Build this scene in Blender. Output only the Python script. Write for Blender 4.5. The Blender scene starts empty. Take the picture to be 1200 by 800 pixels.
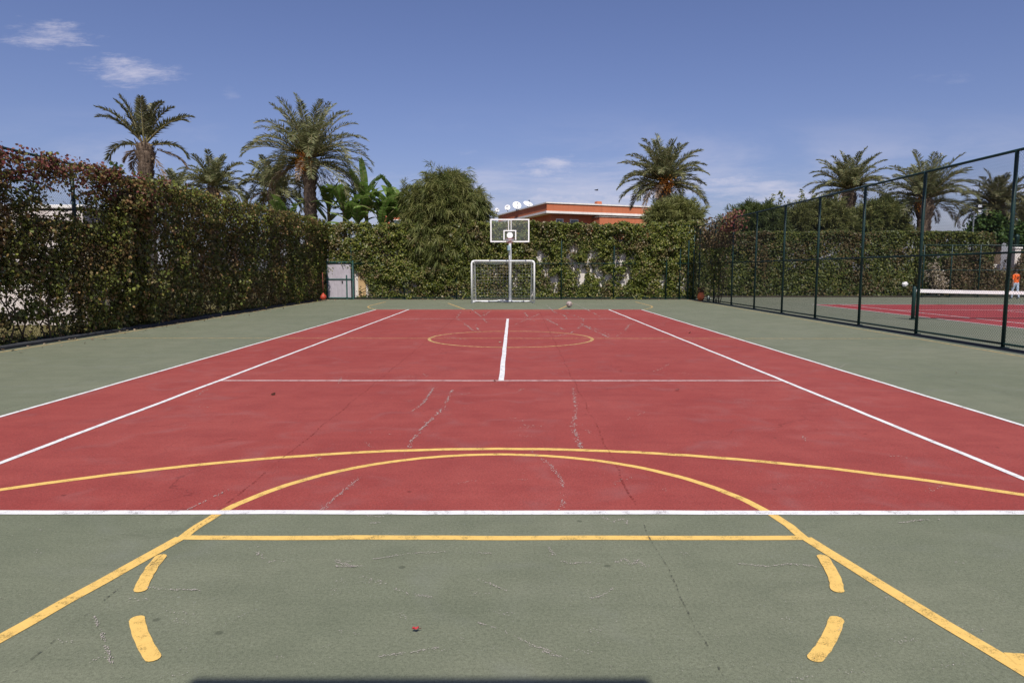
import bpy, math, random
import numpy as np
from mathutils import Vector, Matrix

R = math.radians
scene = bpy.context.scene
COL = scene.collection

# ------------------------------------------------------------------ camera
H = 1.60
PITCH = R(5.93)
F = 800.0                      # focal length in units of a 1200 px wide picture
cam_d = bpy.data.cameras.new('camera'); cam_d.lens = 24.0; cam_d.sensor_width = 36.0
cam_d.clip_start = 0.05; cam_d.clip_end = 5000
cam = bpy.data.objects.new('camera', cam_d); COL.objects.link(cam)
cam.location = (0, 0, H)
cam.rotation_euler = (R(90) - PITCH, 0, R(0.07))
scene.camera = cam

def ray(px, py):
    dx = (px - 601) / F; v = (py - 400) / F
    return dx, math.cos(PITCH) - v * math.sin(PITCH), -math.sin(PITCH) - v * math.cos(PITCH)
def gnd(px, py):
    x, y, z = ray(px, py); t = -H / z
    return x * t, y * t
def at(px, py, Y):
    x, y, z = ray(px, py); t = Y / y
    return x * t, Y, H + z * t

# ------------------------------------------------------------------ tagging
def tag(o, label=None, cat=None, group=None, kind=None):
    if label: o['label'] = label
    if cat: o['category'] = cat
    if group: o['group'] = group
    if kind: o['kind'] = kind
    return o
def thing(name, label, cat, loc=(0, 0, 0), rz=0, group=None):
    o = bpy.data.objects.new(name, None); COL.objects.link(o)
    o.empty_display_size = 0.3
    o.location = loc; o.rotation_euler = (0, 0, rz)
    return tag(o, label, cat, group)

# ------------------------------------------------------------------ mesh builder
class MB:
    def __init__(s): s.v = []; s.f = []; s.sm = []
    def add(s, vs, fs, smooth=False):
        b = len(s.v); s.v += [tuple(p) for p in vs]
        for f in fs: s.f.append(tuple(i + b for i in f)); s.sm.append(smooth)
        return s
    def box(s, c, d, rz=0.0, bev=0.0):
        x, y, z = [k / 2 for k in d]
        if bev <= 0:
            vs = [(a * x, b * y, e * z) for a in (-1, 1) for b in (-1, 1) for e in (-1, 1)]
            fs = [(0, 1, 3, 2), (4, 6, 7, 5), (0, 4, 5, 1), (2, 3, 7, 6), (0, 2, 6, 4), (1, 5, 7, 3)]
        else:
            b2 = min(bev, x * .9, y * .9, z * .9)
            vs = []; 
            for k, (zz, ins) in enumerate(((-z, b2), (-z + b2, 0), (z - b2, 0), (z, b2))):
                vs += [(-x + ins + 0, -y + ins, zz), (x - ins, -y + ins, zz), (x - ins, y - ins, zz), (-x + ins, y - ins, zz)]
            fs = [(3, 2, 1, 0), (12, 13, 14, 15)]
            for k in range(3):
                for i in range(4):
                    j = (i + 1) % 4
                    fs.append((k * 4 + i, k * 4 + j, k * 4 + 4 + j, k * 4 + 4 + i))
        ca, sa = math.cos(rz), math.sin(rz)
        vs = [(c[0] + ca * p[0] - sa * p[1], c[1] + sa * p[0] + ca * p[1], c[2] + p[2]) for p in vs]
        return s.add(vs, fs)
    def tube(s, pts, rad, n=8, cap=True):
        pts = [Vector(p) for p in pts]
        if not isinstance(rad, (list, tuple)): rad = [rad] * len(pts)
        vs = []; fs = []
        prev = None
        for i, p in enumerate(pts):
            t = (pts[min(i + 1, len(pts) - 1)] - pts[max(i - 1, 0)])
            t = t.normalized() if t.length > 1e-9 else Vector((0, 0, 1))
            if prev is None:
                u = t.orthogonal().normalized()
            else:
                u = prev - t * prev.dot(t)
                u = u.normalized() if u.length > 1e-6 else t.orthogonal().normalized()
            prev = u; w = t.cross(u)
            for k in range(n):
                a = 2 * math.pi * k / n
                vs.append(p + (u * math.cos(a) + w * math.sin(a)) * rad[i])
        for i in range(len(pts) - 1):
            for k in range(n):
                k2 = (k + 1) % n
                fs.append((i * n + k, i * n + k2, (i + 1) * n + k2, (i + 1) * n + k))
        if cap:
            fs.append(tuple(range(n - 1, -1, -1)))
            fs.append(tuple((len(pts) - 1) * n + k for k in range(n)))
        return s.add(vs, fs, True)
    def lathe(s, prof, c=(0, 0, 0), n=16):
        vs = []; fs = []
        for (r, z) in prof:
            for k in range(n):
                a = 2 * math.pi * k / n
                vs.append((c[0] + r * math.cos(a), c[1] + r * math.sin(a), c[2] + z))
        for i in range(len(prof) - 1):
            for k in range(n):
                k2 = (k + 1) % n
                fs.append((i * n + k, i * n + k2, (i + 1) * n + k2, (i + 1) * n + k))
        fs.append(tuple(range(n - 1, -1, -1))); fs.append(tuple((len(prof) - 1) * n + k for k in range(n)))
        return s.add(vs, fs, True)
    def prism(s, poly, z0, z1):
        n = len(poly)
        vs = [(p[0], p[1], z0) for p in poly] + [(p[0], p[1], z1) for p in poly]
        fs = [tuple(range(n - 1, -1, -1)), tuple(range(n, 2 * n))]
        for i in range(n):
            j = (i + 1) % n; fs.append((i, j, n + j, n + i))
        return s.add(vs, fs)
    def build(s, name, mat, parent=None):
        me = bpy.data.meshes.new(name); me.from_pydata(s.v, [], s.f); me.validate()
        if len(me.polygons) == len(s.sm): me.polygons.foreach_set('use_smooth', s.sm)
        me.update()
        return link(name, me, mat, parent)

def link(name, me, mat, parent=None):
    if mat is not None:
        for m in (mat if isinstance(mat, (list, tuple)) else [mat]): me.materials.append(m)
    o = bpy.data.objects.new(name, me); COL.objects.link(o)
    if parent is not None: o.parent = parent
    return o

def np_mesh(name, verts, nper, mat, parent=None):
    """verts: (N, nper, 3) -> N separate polygons of nper corners"""
    N = verts.shape[0]
    me = bpy.data.meshes.new(name)
    me.vertices.add(N * nper); me.vertices.foreach_set('co', verts.astype(np.float32).ravel())
    me.loops.add(N * nper); me.loops.foreach_set('vertex_index', np.arange(N * nper, dtype=np.int32))
    me.polygons.add(N); me.polygons.foreach_set('loop_start', np.arange(N, dtype=np.int32) * nper)
    me.update(calc_edges=True); me.validate()
    return link(name, me, mat, parent)

def strands(name, P, rad, mat, parent=None):
    """P: (S, K, 3) poly-lines -> thin three sided wires"""
    S, K, _ = P.shape
    T = np.zeros_like(P); T[:, 1:-1] = P[:, 2:] - P[:, :-2]; T[:, 0] = P[:, 1] - P[:, 0]; T[:, -1] = P[:, -1] - P[:, -2]
    T /= np.linalg.norm(T, axis=2, keepdims=True) + 1e-9
    ref = np.where(np.abs(T[..., 2:3]) > 0.9, np.array([1.0, 0, 0]), np.array([0, 0, 1.0]))
    U = np.cross(T, ref); U /= np.linalg.norm(U, axis=2, keepdims=True) + 1e-9
    W = np.cross(T, U)
    V = np.stack([P + rad * (U * math.cos(a) + W * math.sin(a)) for a in (0, 2.0944, 4.18879)], axis=2)   # S,K,3,3
    idx = np.arange(S * K * 3).reshape(S, K, 3)
    q = []
    for k in range(3):
        k2 = (k + 1) % 3
        q.append(np.stack([idx[:, :-1, k], idx[:, :-1, k2], idx[:, 1:, k2], idx[:, 1:, k]], axis=-1).reshape(-1, 4))
    q = np.concatenate(q)
    me = bpy.data.meshes.new(name)
    me.vertices.add(S * K * 3); me.vertices.foreach_set('co', V.astype(np.float32).ravel())
    me.loops.add(len(q) * 4); me.loops.foreach_set('vertex_index', q.astype(np.int32).ravel())
    me.polygons.add(len(q)); me.polygons.foreach_set('loop_start', np.arange(len(q), dtype=np.int32) * 4)
    me.update(calc_edges=True); me.validate()
    return link(name, me, mat, parent)

def vnoise(x, y, seed):
    r = np.random.RandomState(seed).rand(256, 256)
    xi = np.floor(x).astype(int); yi = np.floor(y).astype(int)
    fx = x - xi; fy = y - yi; fx = fx * fx * (3 - 2 * fx); fy = fy * fy * (3 - 2 * fy)
    g = lambda a, b: r[a % 256, b % 256]
    return (g(xi, yi) * (1 - fx) + g(xi + 1, yi) * fx) * (1 - fy) + (g(xi, yi + 1) * (1 - fx) + g(xi + 1, yi + 1) * fx) * fy
def fbm(x, y, seed):
    return (vnoise(x, y, seed) + .5 * vnoise(x * 2.1, y * 2.1, seed + 1) + .25 * vnoise(x * 4.3, y * 4.3, seed + 2)) / 1.75

# ------------------------------------------------------------------ materials
class NT:
    def __init__(s, name):
        s.m = bpy.data.materials.new(name); s.m.use_nodes = True
        s.t = s.m.node_tree; s.n = s.t.nodes; s.l = s.t.links
        s.b = s.n['Principled BSDF']; s.out = s.n['Material Output']
    def node(s, kind, **kw):
        n = s.n.new(kind)
        for k, v in kw.items():
            if k.startswith('i_'):
                n.inputs[k[2:].replace('_', ' ')].default_value = v
            else: setattr(n, k, v)
        return n
    def lk(s, a, b): s.l.new(a, b)
    def pos(s):
        return s.node('ShaderNodeNewGeometry').outputs['Position']
    def noise(s, vec, scale, detail=4, rough=.55, mapping=None):
        if mapping:
            mp = s.node('ShaderNodeMapping'); mp.inputs['Scale'].default_value = mapping
            s.lk(vec, mp.inputs['Vector']); vec = mp.outputs[0]
        n = s.node('ShaderNodeTexNoise'); n.inputs['Scale'].default_value = scale
        n.inputs['Detail'].default_value = detail; n.inputs['Roughness'].default_value = rough
        s.lk(vec, n.inputs['Vector'])
        return n.outputs['Fac']
    def ramp(s, fac, stops, interp='LINEAR'):
        r = s.node('ShaderNodeValToRGB'); r.color_ramp.interpolation = interp
        e = r.color_ramp.elements
        while len(e) < len(stops): e.new(.5)
        for i, (p, c) in enumerate(stops):
            e[i].position = p
            e[i].color = (c[0], c[1], c[2], 1) if hasattr(c, '__len__') else (c, c, c, 1)
        s.lk(fac, r.inputs[0]); return r.outputs[0]
    def mix(s, fac, a, b, mode='MIX'):
        m = s.node('ShaderNodeMix', data_type='RGBA', blend_type=mode)
        for sock, v in ((m.inputs[0], fac), (m.inputs[6], a), (m.inputs[7], b)):
            if isinstance(v, (int, float)): sock.default_value = v
            elif isinstance(v, (tuple, list)): sock.default_value = (v[0], v[1], v[2], 1)
            else: s.lk(v, sock)
        return m.outputs[2]
    def math(s, op, a, b=0.0, clamp=False):
        m = s.node('ShaderNodeMath', operation=op, use_clamp=clamp)
        for sock, v in ((m.inputs[0], a), (m.inputs[1], b)):
            if isinstance(v, (int, float)): sock.default_value = v
            else: s.lk(v, sock)
        return m.outputs[0]
    def bump(s, h, strength=.3, dist=.01):
        b = s.node('ShaderNodeBump'); b.inputs['Strength'].default_value = strength; b.inputs['Distance'].default_value = dist
        s.lk(h, b.inputs['Height']); s.lk(b.outputs[0], s.b.inputs['Normal'])
    def color(s, c):
        if isinstance(c, (tuple, list)): s.b.inputs['Base Color'].default_value = (c[0], c[1], c[2], 1)
        else: s.lk(c, s.b.inputs['Base Color'])
    def rough(s, r, spec=.5):
        s.b.inputs['Roughness'].default_value = r; s.b.inputs['Specular IOR Level'].default_value = spec

def paint(name, c, rough=.5, wear=.12, scale=6, metal=0.0, bump=.0, spec=.4, dirt=None):
    t = NT(name); p = t.pos()
    n = t.noise(p, scale, 5, .6)
    d = dirt if dirt else tuple(k * (1 - 2.2 * wear) for k in c)
    col = t.mix(t.ramp(n, [(.35, 0.0), (.7, 1.0)]), c, d)
    t.color(col); t.rough(rough, spec); t.b.inputs['Metallic'].default_value = metal
    if bump: t.bump(t.noise(p, scale * 12, 3), bump, .005)
    return t.m

def leafmat(name, stops, trans=.3, patch=None, pscale=.7, rough=.55):
    """leaf colours picked per leaf, plus broad natural patches of another foliage colour"""
    t = NT(name)
    g = t.node('ShaderNodeNewGeometry')
    col = t.ramp(g.outputs['Random Per Island'], stops)
    if patch:
        n = t.noise(g.outputs['Position'], pscale, 3, .6)
        a = t.node('ShaderNodeMath', operation='MULTIPLY_ADD'); t.lk(g.outputs['Random Per Island'], a.inputs[0])
        a.inputs[1].default_value = .25; t.lk(n, a.inputs[2])
        col = t.mix(t.ramp(a.outputs[0], [(patch[1], 0.0), (patch[1] + .14, 1.0)]), col, t.ramp(g.outputs['Random Per Island'], patch[0]))
    t.color(col); t.rough(rough, .35)
    tr = t.node('ShaderNodeBsdfTranslucent'); t.lk(col, tr.inputs['Color'])
    mx = t.node('ShaderNodeMixShader'); mx.inputs[0].default_value = trans
    t.lk(t.b.outputs[0], mx.inputs[1]); t.lk(tr.outputs[0], mx.inputs[2]); t.lk(mx.outputs[0], t.out.inputs['Surface'])
    return t.m

def court_mat(name, base, dark, light, chalk=.5, grain=.35):
    t = NT(name); p = t.pos()
    big = t.noise(p, .35, 4, .6)
    med = t.noise(p, 2.2, 6, .65)
    streak = t.noise(p, 1.0, 6, .7, mapping=(.6, 5.0, 1))       # roller passes across the court
    fine = t.noise(p, 60, 4, .75)
    fine2 = t.noise(p, 190, 2, .7)
    c = t.mix(t.ramp(big, [(.3, 0.0), (.72, 1.0)]), base, light)
    c = t.mix(t.math('MULTIPLY', t.ramp(med, [(.42, 0.0), (.75, 1.0)]), .55), c, dark)
    c = t.mix(t.math('MULTIPLY', t.ramp(streak, [(.45, 0.0), (.72, 1.0)]), .35), c, dark)
    g = t.mix(.5, fine, fine2)
    gr = t.ramp(g, [(.32, 1 - grain), (.5, 1.0), (.68, 1 + grain * .8)])
    c = t.mix(1.0, c, gr, 'MULTIPLY')
    # exposed pale grit, and faint tide marks where puddles dried
    gv = t.node('ShaderNodeTexVoronoi', feature='F1'); gv.inputs['Scale'].default_value = 55; t.lk(p, gv.inputs['Vector'])
    gp = t.math('MULTIPLY', t.ramp(gv.outputs['Distance'], [(.10, 1.0), (.22, 0.0)]), t.ramp(t.noise(p, 1.7, 5, .7), [(.40, .10), (.68, 1.0)]))
    c = t.mix(t.math('MULTIPLY', gp, .42), c, tuple(.55 * k + .20 for k in base))
    pud = t.noise(p, .55, 3, .5)
    ring = t.math('MULTIPLY', t.ramp(pud, [(.50, 0.0), (.535, 1.0), (.57, 0.0)]), t.ramp(t.noise(p, 3.0, 4), [(.4, 0.0), (.65, 1.0)]))
    c = t.mix(t.math('MULTIPLY', ring, .22), c, tuple(.6 * k + .12 for k in base))
    # pale scuffs: sparse dusty specks in worn areas
    sp = t.noise(p, 38, 4, .75)
    area = t.noise(p, .8, 5, .7)
    m = t.math('MULTIPLY', t.ramp(sp, [(.62, 0.0), (.70, 1.0)]), t.ramp(area, [(.48, 0.0), (.66, 1.0)]))
    pale = tuple(.5 * k + .24 for k in base)
    c = t.mix(t.math('MULTIPLY', m, chalk), c, pale)
    # small dark spots: gum, oil, chips
    v = t.node('ShaderNodeTexVoronoi', feature='F1'); v.inputs['Scale'].default_value = 2.6; v.inputs['Randomness'].default_value = 1
    t.lk(p, v.inputs['Vector'])
    spot = t.ramp(v.outputs['Distance'], [(.035, 1.0), (.06, 0.0)])
    c = t.mix(t.math('MULTIPLY', spot, .55), c, tuple(k * .45 for k in dark))
    # hairline cracks
    v2 = t.node('ShaderNodeTexVoronoi', feature='DISTANCE_TO_EDGE'); v2.inputs['Scale'].default_value = .32
    wob = t.node('ShaderNodeMix', data_type='VECTOR'); 
    nz = t.node('ShaderNodeTexNoise'); nz.inputs['Scale'].default_value = 1.4; nz.inputs['Detail'].default_value = 6; t.lk(p, nz.inputs['Vector'])
    vm = t.node('ShaderNodeVectorMath', operation='MULTIPLY_ADD'); t.lk(nz.outputs['Color'], vm.inputs[0]); vm.inputs[1].default_value = (1.6, 1.6, 0); t.lk(p, vm.inputs[2])
    t.lk(vm.outputs[0], v2.inputs['Vector'])
    ck = t.math('MULTIPLY', t.ramp(v2.outputs['Distance'], [(.0, 1.0), (.0035, 0.0)]), t.ramp(t.noise(p, .5, 3), [(.5, 0.0), (.62, 1.0)]))
    c = t.mix(t.math('MULTIPLY', ck, .5), c, tuple(k * .5 for k in dark))
    t.color(c); t.rough(.85, .25)
    t.bump(t.mix(.5, g, med), .35, .006)
    return t.m

def line_mat(name, c, under, wear=.5, scale=9, alpha=True):
    """road paint: chipped so that what lies below shows through"""
    t = NT(name); p = t.pos()
    n = t.noise(p, scale, 6, .75); f = t.noise(p, 160, 3, .7)
    col = t.mix(t.ramp(n, [(.35, 0.0), (.75, .6)]), c, tuple(.72 * k for k in c))
    t.color(col); t.rough(.7, .3); t.bump(f, .3, .004)
    a = t.math('MULTIPLY', t.ramp(t.mix(.45, n, f), [(.60 - .22 * wear, 1.0), (.66 - .10 * wear, 0.25)]), 1.0)
    tr = t.node('ShaderNodeBsdfTransparent'); mx = t.node('ShaderNodeMixShader')
    t.lk(a, mx.inputs[0]); t.lk(tr.outputs[0], mx.inputs[1]); t.lk(t.b.outputs[0], mx.inputs[2]); t.lk(mx.outputs[0], t.out.inputs['Surface'])
    return t.m

def chalk_mat(name, c, dens):
    t = NT(name); p = t.pos()
    n = t.noise(p, 30, 5, .8); n2 = t.noise(p, 3.0, 3, .6)
    a = t.math('MULTIPLY', t.ramp(n, [(.5 - dens * .1, 0.0), (.6 - dens * .05, 1.0)]), t.ramp(n2, [(.38, .15), (.58, 1.0)]))
    t.color(c); t.rough(.9, .1)
    tr = t.node('ShaderNodeBsdfTransparent'); mx = t.node('ShaderNodeMixShader')
    t.lk(a, mx.inputs[0]); t.lk(tr.outputs[0], mx.inputs[1]); t.lk(t.b.outputs[0], mx.inputs[2]); t.lk(mx.outputs[0], t.out.inputs['Surface'])
    return t.m

def plaster(name, c, c2, scale=1.2, bump=.25):
    t = NT(name); p = t.pos()
    a = t.noise(p, scale, 6, .65); s = t.noise(p, 1.0, 5, .6, mapping=(6, 6, .35)); f = t.noise(p, 60, 3)
    col = t.mix(t.ramp(a, [(.4, 0.0), (.7, 1.0)]), c, c2)
    col = t.mix(t.math('MULTIPLY', t.ramp(s, [(.5, 0.0), (.72, 1.0)]), .35), col, tuple(.6 * k for k in c2))
    t.color(col); t.rough(.9, .2); t.bump(f, bump, .01)
    return t.m

def bark(name, c, c2, bands=9.0):
    t = NT(name); p = t.pos()
    w = t.noise(p, 1.0, 4, .6, mapping=(5, 5, bands)); f = t.noise(p, 22, 4, .7)
    col = t.mix(t.ramp(w, [(.38, 0.0), (.62, 1.0)]), c, c2)
    col = t.mix(.5, col, t.ramp(f, [(.3, .25), (.7, 1.3)]), 'MULTIPLY')
    t.color(col); t.rough(.95, .1); t.bump(f, .8, .03)
    return t.m

def glassmat(name, tint, alpha):
    t = NT(name)
    t.b.inputs['Base Color'].default_value = (*tint, 1); t.rough(.12, .5)
    tr = t.node('ShaderNodeBsdfTransparent'); tr.inputs['Color'].default_value = (.95, .97, .97, 1)
    mx = t.node('ShaderNodeMixShader'); mx.inputs[0].default_value = alpha
    t.lk(tr.outputs[0], mx.inputs[1]); t.lk(t.b.outputs[0], mx.inputs[2]); t.lk(mx.outputs[0], t.out.inputs['Surface'])
    return t.m

M = {}
M['green'] = court_mat('green_court', (.148, .164, .106), (.110, .124, .080), (.190, .198, .134), .7, .5)
M['green2'] = court_mat('neighbour_green', (.150, .165, .112), (.12, .13, .09), (.18, .185, .135), .3, .4)
M['red'] = court_mat('red_court', (.280, .050, .041), (.208, .034, .030), (.330, .074, .060), .5, .48)
M['red2'] = court_mat('neighbour_red', (.30, .042, .046), (.22, .03, .034), (.33, .055, .055), .2, .2)
M['white_line'] = line_mat('white_line_paint', (.80, .79, .77), None, .33)
M['white_faded'] = line_mat('faded_white_paint', (.66, .48, .45), None, .55)
M['yellow_line'] = line_mat('yellow_line_paint', (.80, .52, .145), None, .33)
M['yellow_faded'] = line_mat('faded_yellow_paint', (.68, .46, .18), None, .8)
M['chalk'] = paint('chalk_scuff', (.50, .43, .39), .95, .1, 20)
M['chalk2'] = paint('light_scuff', (.46, .41, .36), .95, .1, 20)
M['joint'] = chalk_mat('surface_joint', (.085, .088, .064), .1)
M['joint_r'] = chalk_mat('surface_joint_red', (.232, .043, .037), .1)
M['dark_kerb'] = paint('dark_kerb', (.045, .047, .05), .9, .2, 5, bump=.4)
M['soil'] = paint('soil', (.05, .038, .026), .95, .3, 12, bump=.6)
M['fence'] = paint('green_fence_paint', (.008, .036, .030), .45, .15, 8)
M['wire'] = paint('green_wire', (.014, .034, .029), .5, .1, 8)
M['wire_fine'] = paint('dark_wire', (.012, .022, .02), .5, .1, 8)
M['white_metal'] = paint('white_metal', (.88, .88, .87), .4, .05, 10, dirt=(.80, .79, .76))
M['white_net'] = paint('white_net', (.74, .74, .74), .8, .05, 10)
M['black_net'] = paint('black_net', (.025, .03, .03), .8, .1, 10)
M['tape'] = paint('net_tape', (.78, .78, .76), .8, .06, 5)
M['rim'] = paint('red_rim', (.22, .018, .02), .5, .1, 10)
M['board_glass'] = glassmat('clear_board', (.50, .55, .53), .06)
M['blue_grey'] = paint('bracket', (.30, .42, .46), .5, .1, 8)
M['wall'] = plaster('white_plaster', (.78, .73, .67), (.66, .60, .54))
M['wall_left'] = plaster('pale_plaster', (.66, .60, .56), (.54, .46, .42))
M['ochre'] = plaster('ochre_plaster', (.58, .40, .20), (.45, .30, .15))
M['orange'] = plaster('orange_plaster', (.50, .168, .085), (.44, .135, .065), .5, .1)
M['white_trim'] = plaster('white_trim', (.78, .75, .70), (.68, .64, .60))
M['roof_dark'] = paint('dark_canopy', (.03, .03, .032), .7, .2, 4)
M['tile'] = paint('grey_tile', (.33, .30, .28), .8, .2, 3)
M['dish'] = paint('white_dish', (.82, .82, .82), .35, .03, 5)
M['pane'] = paint('window_pane', (.10, .14, .17), .1, .1, 3, spec=.8)
M['gate'] = paint('gate_green', (.03, .10, .085), .5, .2, 9)
M['gate_panel'] = plaster('gate_panel', (.40, .37, .40), (.33, .30, .33), 4)
M['ball'] = paint('ball_white', (.42, .34, .31), .6, .2, 20)
M['ball_dark'] = paint('ball_dark', (.10, .06, .055), .6, .2, 20)
M['red_ball'] = paint('red_ball', (.50, .065, .03), .5, .2, 10)
M['terracotta'] = paint('terracotta', (.75, .19, .06), .7, .15, 10)
M['rust'] = paint('rust', (.20, .055, .035), .8, .3, 10)
M['palegreen'] = paint('palegreen', (.45, .52, .44), .6, .1, 10)
M['lamp'] = paint('lamp_grey', (.06, .07, .085), .5, .1, 8)
M['lamp_glass'] = paint('lamp_glass', (.55, .57, .6), .2, .05, 8)
M['skin'] = paint('skin', (.30, .16, .10), .6, .05, 8)
M['hair'] = paint('hair', (.015, .012, .01), .6, .1, 30)
M['shirt'] = paint('orange_shirt', (.80, .13, .02), .85, .08, 6)
M['jeans'] = paint('pale_jeans', (.42, .50, .60), .9, .12, 6)
M['black'] = paint('black_print', (.02, .02, .02), .8, .1, 6)
M['bird'] = paint('bird', (.03, .03, .035), .8, .1, 6)
M['leaf_red'] = paint('red_leaf', (.50, .04, .05), .5, .15, 30)
M['bag'] = paint('white_bag', (.82, .80, .78), .6, .06, 10)
M['palm_trunk'] = bark('palm_trunk', (.12, .085, .06), (.20, .15, .11), 9)
M['wood'] = bark('wood', (.09, .065, .045), (.16, .125, .09), 2)
M['palm_leaf'] = leafmat('palm_leaf', [(0, (.085, .100, .038)), (.45, (.15, .165, .068)), (.8, (.23, .23, .105)), (1, (.36, .32, .19))], .3,
    ([(0, (.145, .165, .062)), (.5, (.23, .245, .105)), (1, (.38, .36, .20))], .60), 1.1, rough=.45)
M['palm_dark'] = leafmat('palm_dark', [(0, (.075, .080, .034)), (.5, (.125, .130, .056)), (1, (.22, .20, .11))], .25, rough=.45)
M['palm_dead'] = leafmat('palm_dead', [(0, (.16, .11, .07)), (.5, (.26, .19, .13)), (1, (.36, .28, .20))], .2)
M['fruit'] = leafmat('date_fruit', [(0, (.55, .20, .03)), (.6, (.66, .32, .05)), (1, (.40, .10, .03))], .1)
M['banana'] = leafmat('banana_leaf', [(0, (.085, .165, .030)), (.6, (.15, .245, .050)), (1, (.27, .35, .11))], .42, rough=.35)
M['banana_stem'] = bark('banana_stem', (.20, .19, .08), (.30, .24, .13), 2)
M['feather'] = leafmat('tamarisk_leaf', [(0, (.072, .092, .022)), (.5, (.130, .158, .042)), (1, (.21, .225, .078))], .38,
    ([(0, (.14, .155, .038)), (.5, (.21, .22, .062)), (1, (.30, .29, .11))], .58), 1.3)
M['feather2'] = leafmat('grey_green_leaf', [(0, (.085, .10, .028)), (.5, (.15, .17, .052)), (1, (.25, .24, .10))], .35,
    ([(0, (.16, .19, .045)), (.5, (.24, .26, .07)), (1, (.34, .33, .13))], .60), 1.3)
M['feather3'] = leafmat('dark_shrub_leaf', [(0, (.045, .066, .018)), (.5, (.080, .11, .030)), (1, (.14, .165, .05))], .33)
M['ivy_left'] = leafmat('creeper_leaf',
    [(0, (.044, .034, .014)), (.25, (.075, .080, .020)), (.55, (.125, .155, .030)), (.82, (.23, .255, .046)), (.94, (.22, .12, .04)), (1, (.34, .22, .095))], .30,
    ([(0, (.070, .034, .018)), (.45, (.17, .090, .036)), (.75, (.17, .13, .04)), (1, (.34, .20, .09))], .66), .8, rough=.5)
M['ivy_red'] = leafmat('red_creeper_leaf', [(0, (.09, .03, .022)), (.45, (.22, .06, .055)), (.7, (.13, .13, .03)), (1, (.36, .15, .12))], .35)
M['ivy_far'] = leafmat('ivy_leaf',
    [(0, (.040, .056, .010)), (.35, (.085, .108, .016)), (.7, (.155, .180, .028)), (.92, (.26, .26, .055)), (1, (.42, .36, .16))], .32,
    ([(0, (.050, .045, .014)), (.5, (.12, .10, .035)), (1, (.26, .19, .09))], .66), .9, rough=.45)
M['hedge2'] = leafmat('hedge_leaf', [(0, (.036, .050, .010)), (.4, (.074, .096, .018)), (.8, (.125, .145, .026)), (1, (.22, .21, .05))], .3,
    ([(0, (.05, .035, .014)), (.5, (.09, .075, .025)), (1, (.17, .11, .05))], .66), .5, rough=.5)
M['brown_hedge'] = leafmat('brown_hedge_leaf', [(0, (.08, .050, .026)), (.5, (.14, .095, .046)), (.8, (.10, .115, .035)), (1, (.28, .17, .09))], .3)
M['broad_leaf'] = leafmat('broad_leaf', [(0, (.025, .055, .012)), (.5, (.05, .10, .02)), (1, (.10, .16, .035))], .3)
M['pink_flower'] = leafmat('pale_flower', [(0, (.45, .36, .30)), (.6, (.35, .28, .16)), (1, (.5, .45, .4))], .3)
M['grass'] = leafmat('dry_grass', [(0, (.16, .14, .05)), (.5, (.25, .22, .085)), (1, (.34, .29, .13))], .3)

# ------------------------------------------------------------------ ground and courts
rng = np.random.RandomState(7)
random.seed(7)

def sheet(name, x0, x1, y0, y1, z, mat, parent=None):
    return MB().add([(x0, y0, z), (x1, y0, z), (x1, y1, z), (x0, y1, z)], [(0, 1, 2, 3)]).build(name, mat, parent)

t = NT('dry_lawn'); p = t.pos()
a = t.noise(p, .25, 6, .65); b = t.noise(p, 7, 6, .7)
t.color(t.mix(t.ramp(b, [(.3, 0.0), (.7, 1.0)]), t.ramp(a, [(.35, (.17, .15, .065)), (.6, (.24, .205, .10)), (.8, (.20, .15, .09))]), (.11, .105, .042)))
t.rough(.95, .1); t.bump(b, .8, .05); M['lawn'] = t.m
tag(sheet('ground', -2500, 2500, -2500, 2500, -.06, M['lawn']), kind='structure')
tag(MB().box((-.15, 15.0, -.03), (20.9, 46.6, .06)).build('court_surface', M['green'], None), kind='structure')     # x -10.6..10.3
tag(MB().box((27.15, 16.5, -.032), (33.7, 49.6, .06)).build('neighbouring_court_surface', M['green2'], None), kind='structure')
CX = -.17
YN, YF = 4.39, 28.12           # base lines of the red court
tag(sheet('red_court', CX - 5.485, CX + 5.485, YN, YF, .0015, M['red']), kind='structure')

Zy, Zw = .0026, .0050
def strip(mb, pts, w, z, closed=False):
    """flat band along a polyline"""
    P = [Vector((p[0], p[1])) for p in pts]; n = len(P); vs = []; fs = []
    for i in range(n):
        if closed: d = P[(i + 1) % n] - P[i - 1]
        else: d = P[min(i + 1, n - 1)] - P[max(i - 1, 0)]
        d.normalize(); q = Vector((-d.y, d.x)) * w / 2
        vs += [(P[i].x + q.x, P[i].y + q.y, z), (P[i].x - q.x, P[i].y - q.y, z)]
    for i in range(n - 1 + (1 if closed else 0)):
        j = (i + 1) % n; fs.append((2 * i, 2 * i + 1, 2 * j + 1, 2 * j))
    mb.add(vs, fs)
def jit(p, q, step=.25, amp=.006):
    """hand painted straight line: slightly uneven"""
    p = Vector(p); q = Vector(q); n = max(2, int((q - p).length / step)); d = (q - p).normalized(); nn = Vector((-d.y, d.x))
    ph = random.random() * 9
    return [p + (q - p) * i / n + nn * amp * (math.sin(i * .7 + ph) * .6 + random.uniform(-.5, .5)) for i in range(n + 1)]
def arc(c, r, a0, a1, n=40, amp=.004):
    return [(c[0] + (r + random.uniform(-amp, amp)) * math.cos(R(a0 + (a1 - a0) * i / n)), c[1] + (r + random.uniform(-amp, amp)) * math.sin(R(a0 + (a1 - a0) * i / n))) for i in range(n + 1)]

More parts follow.
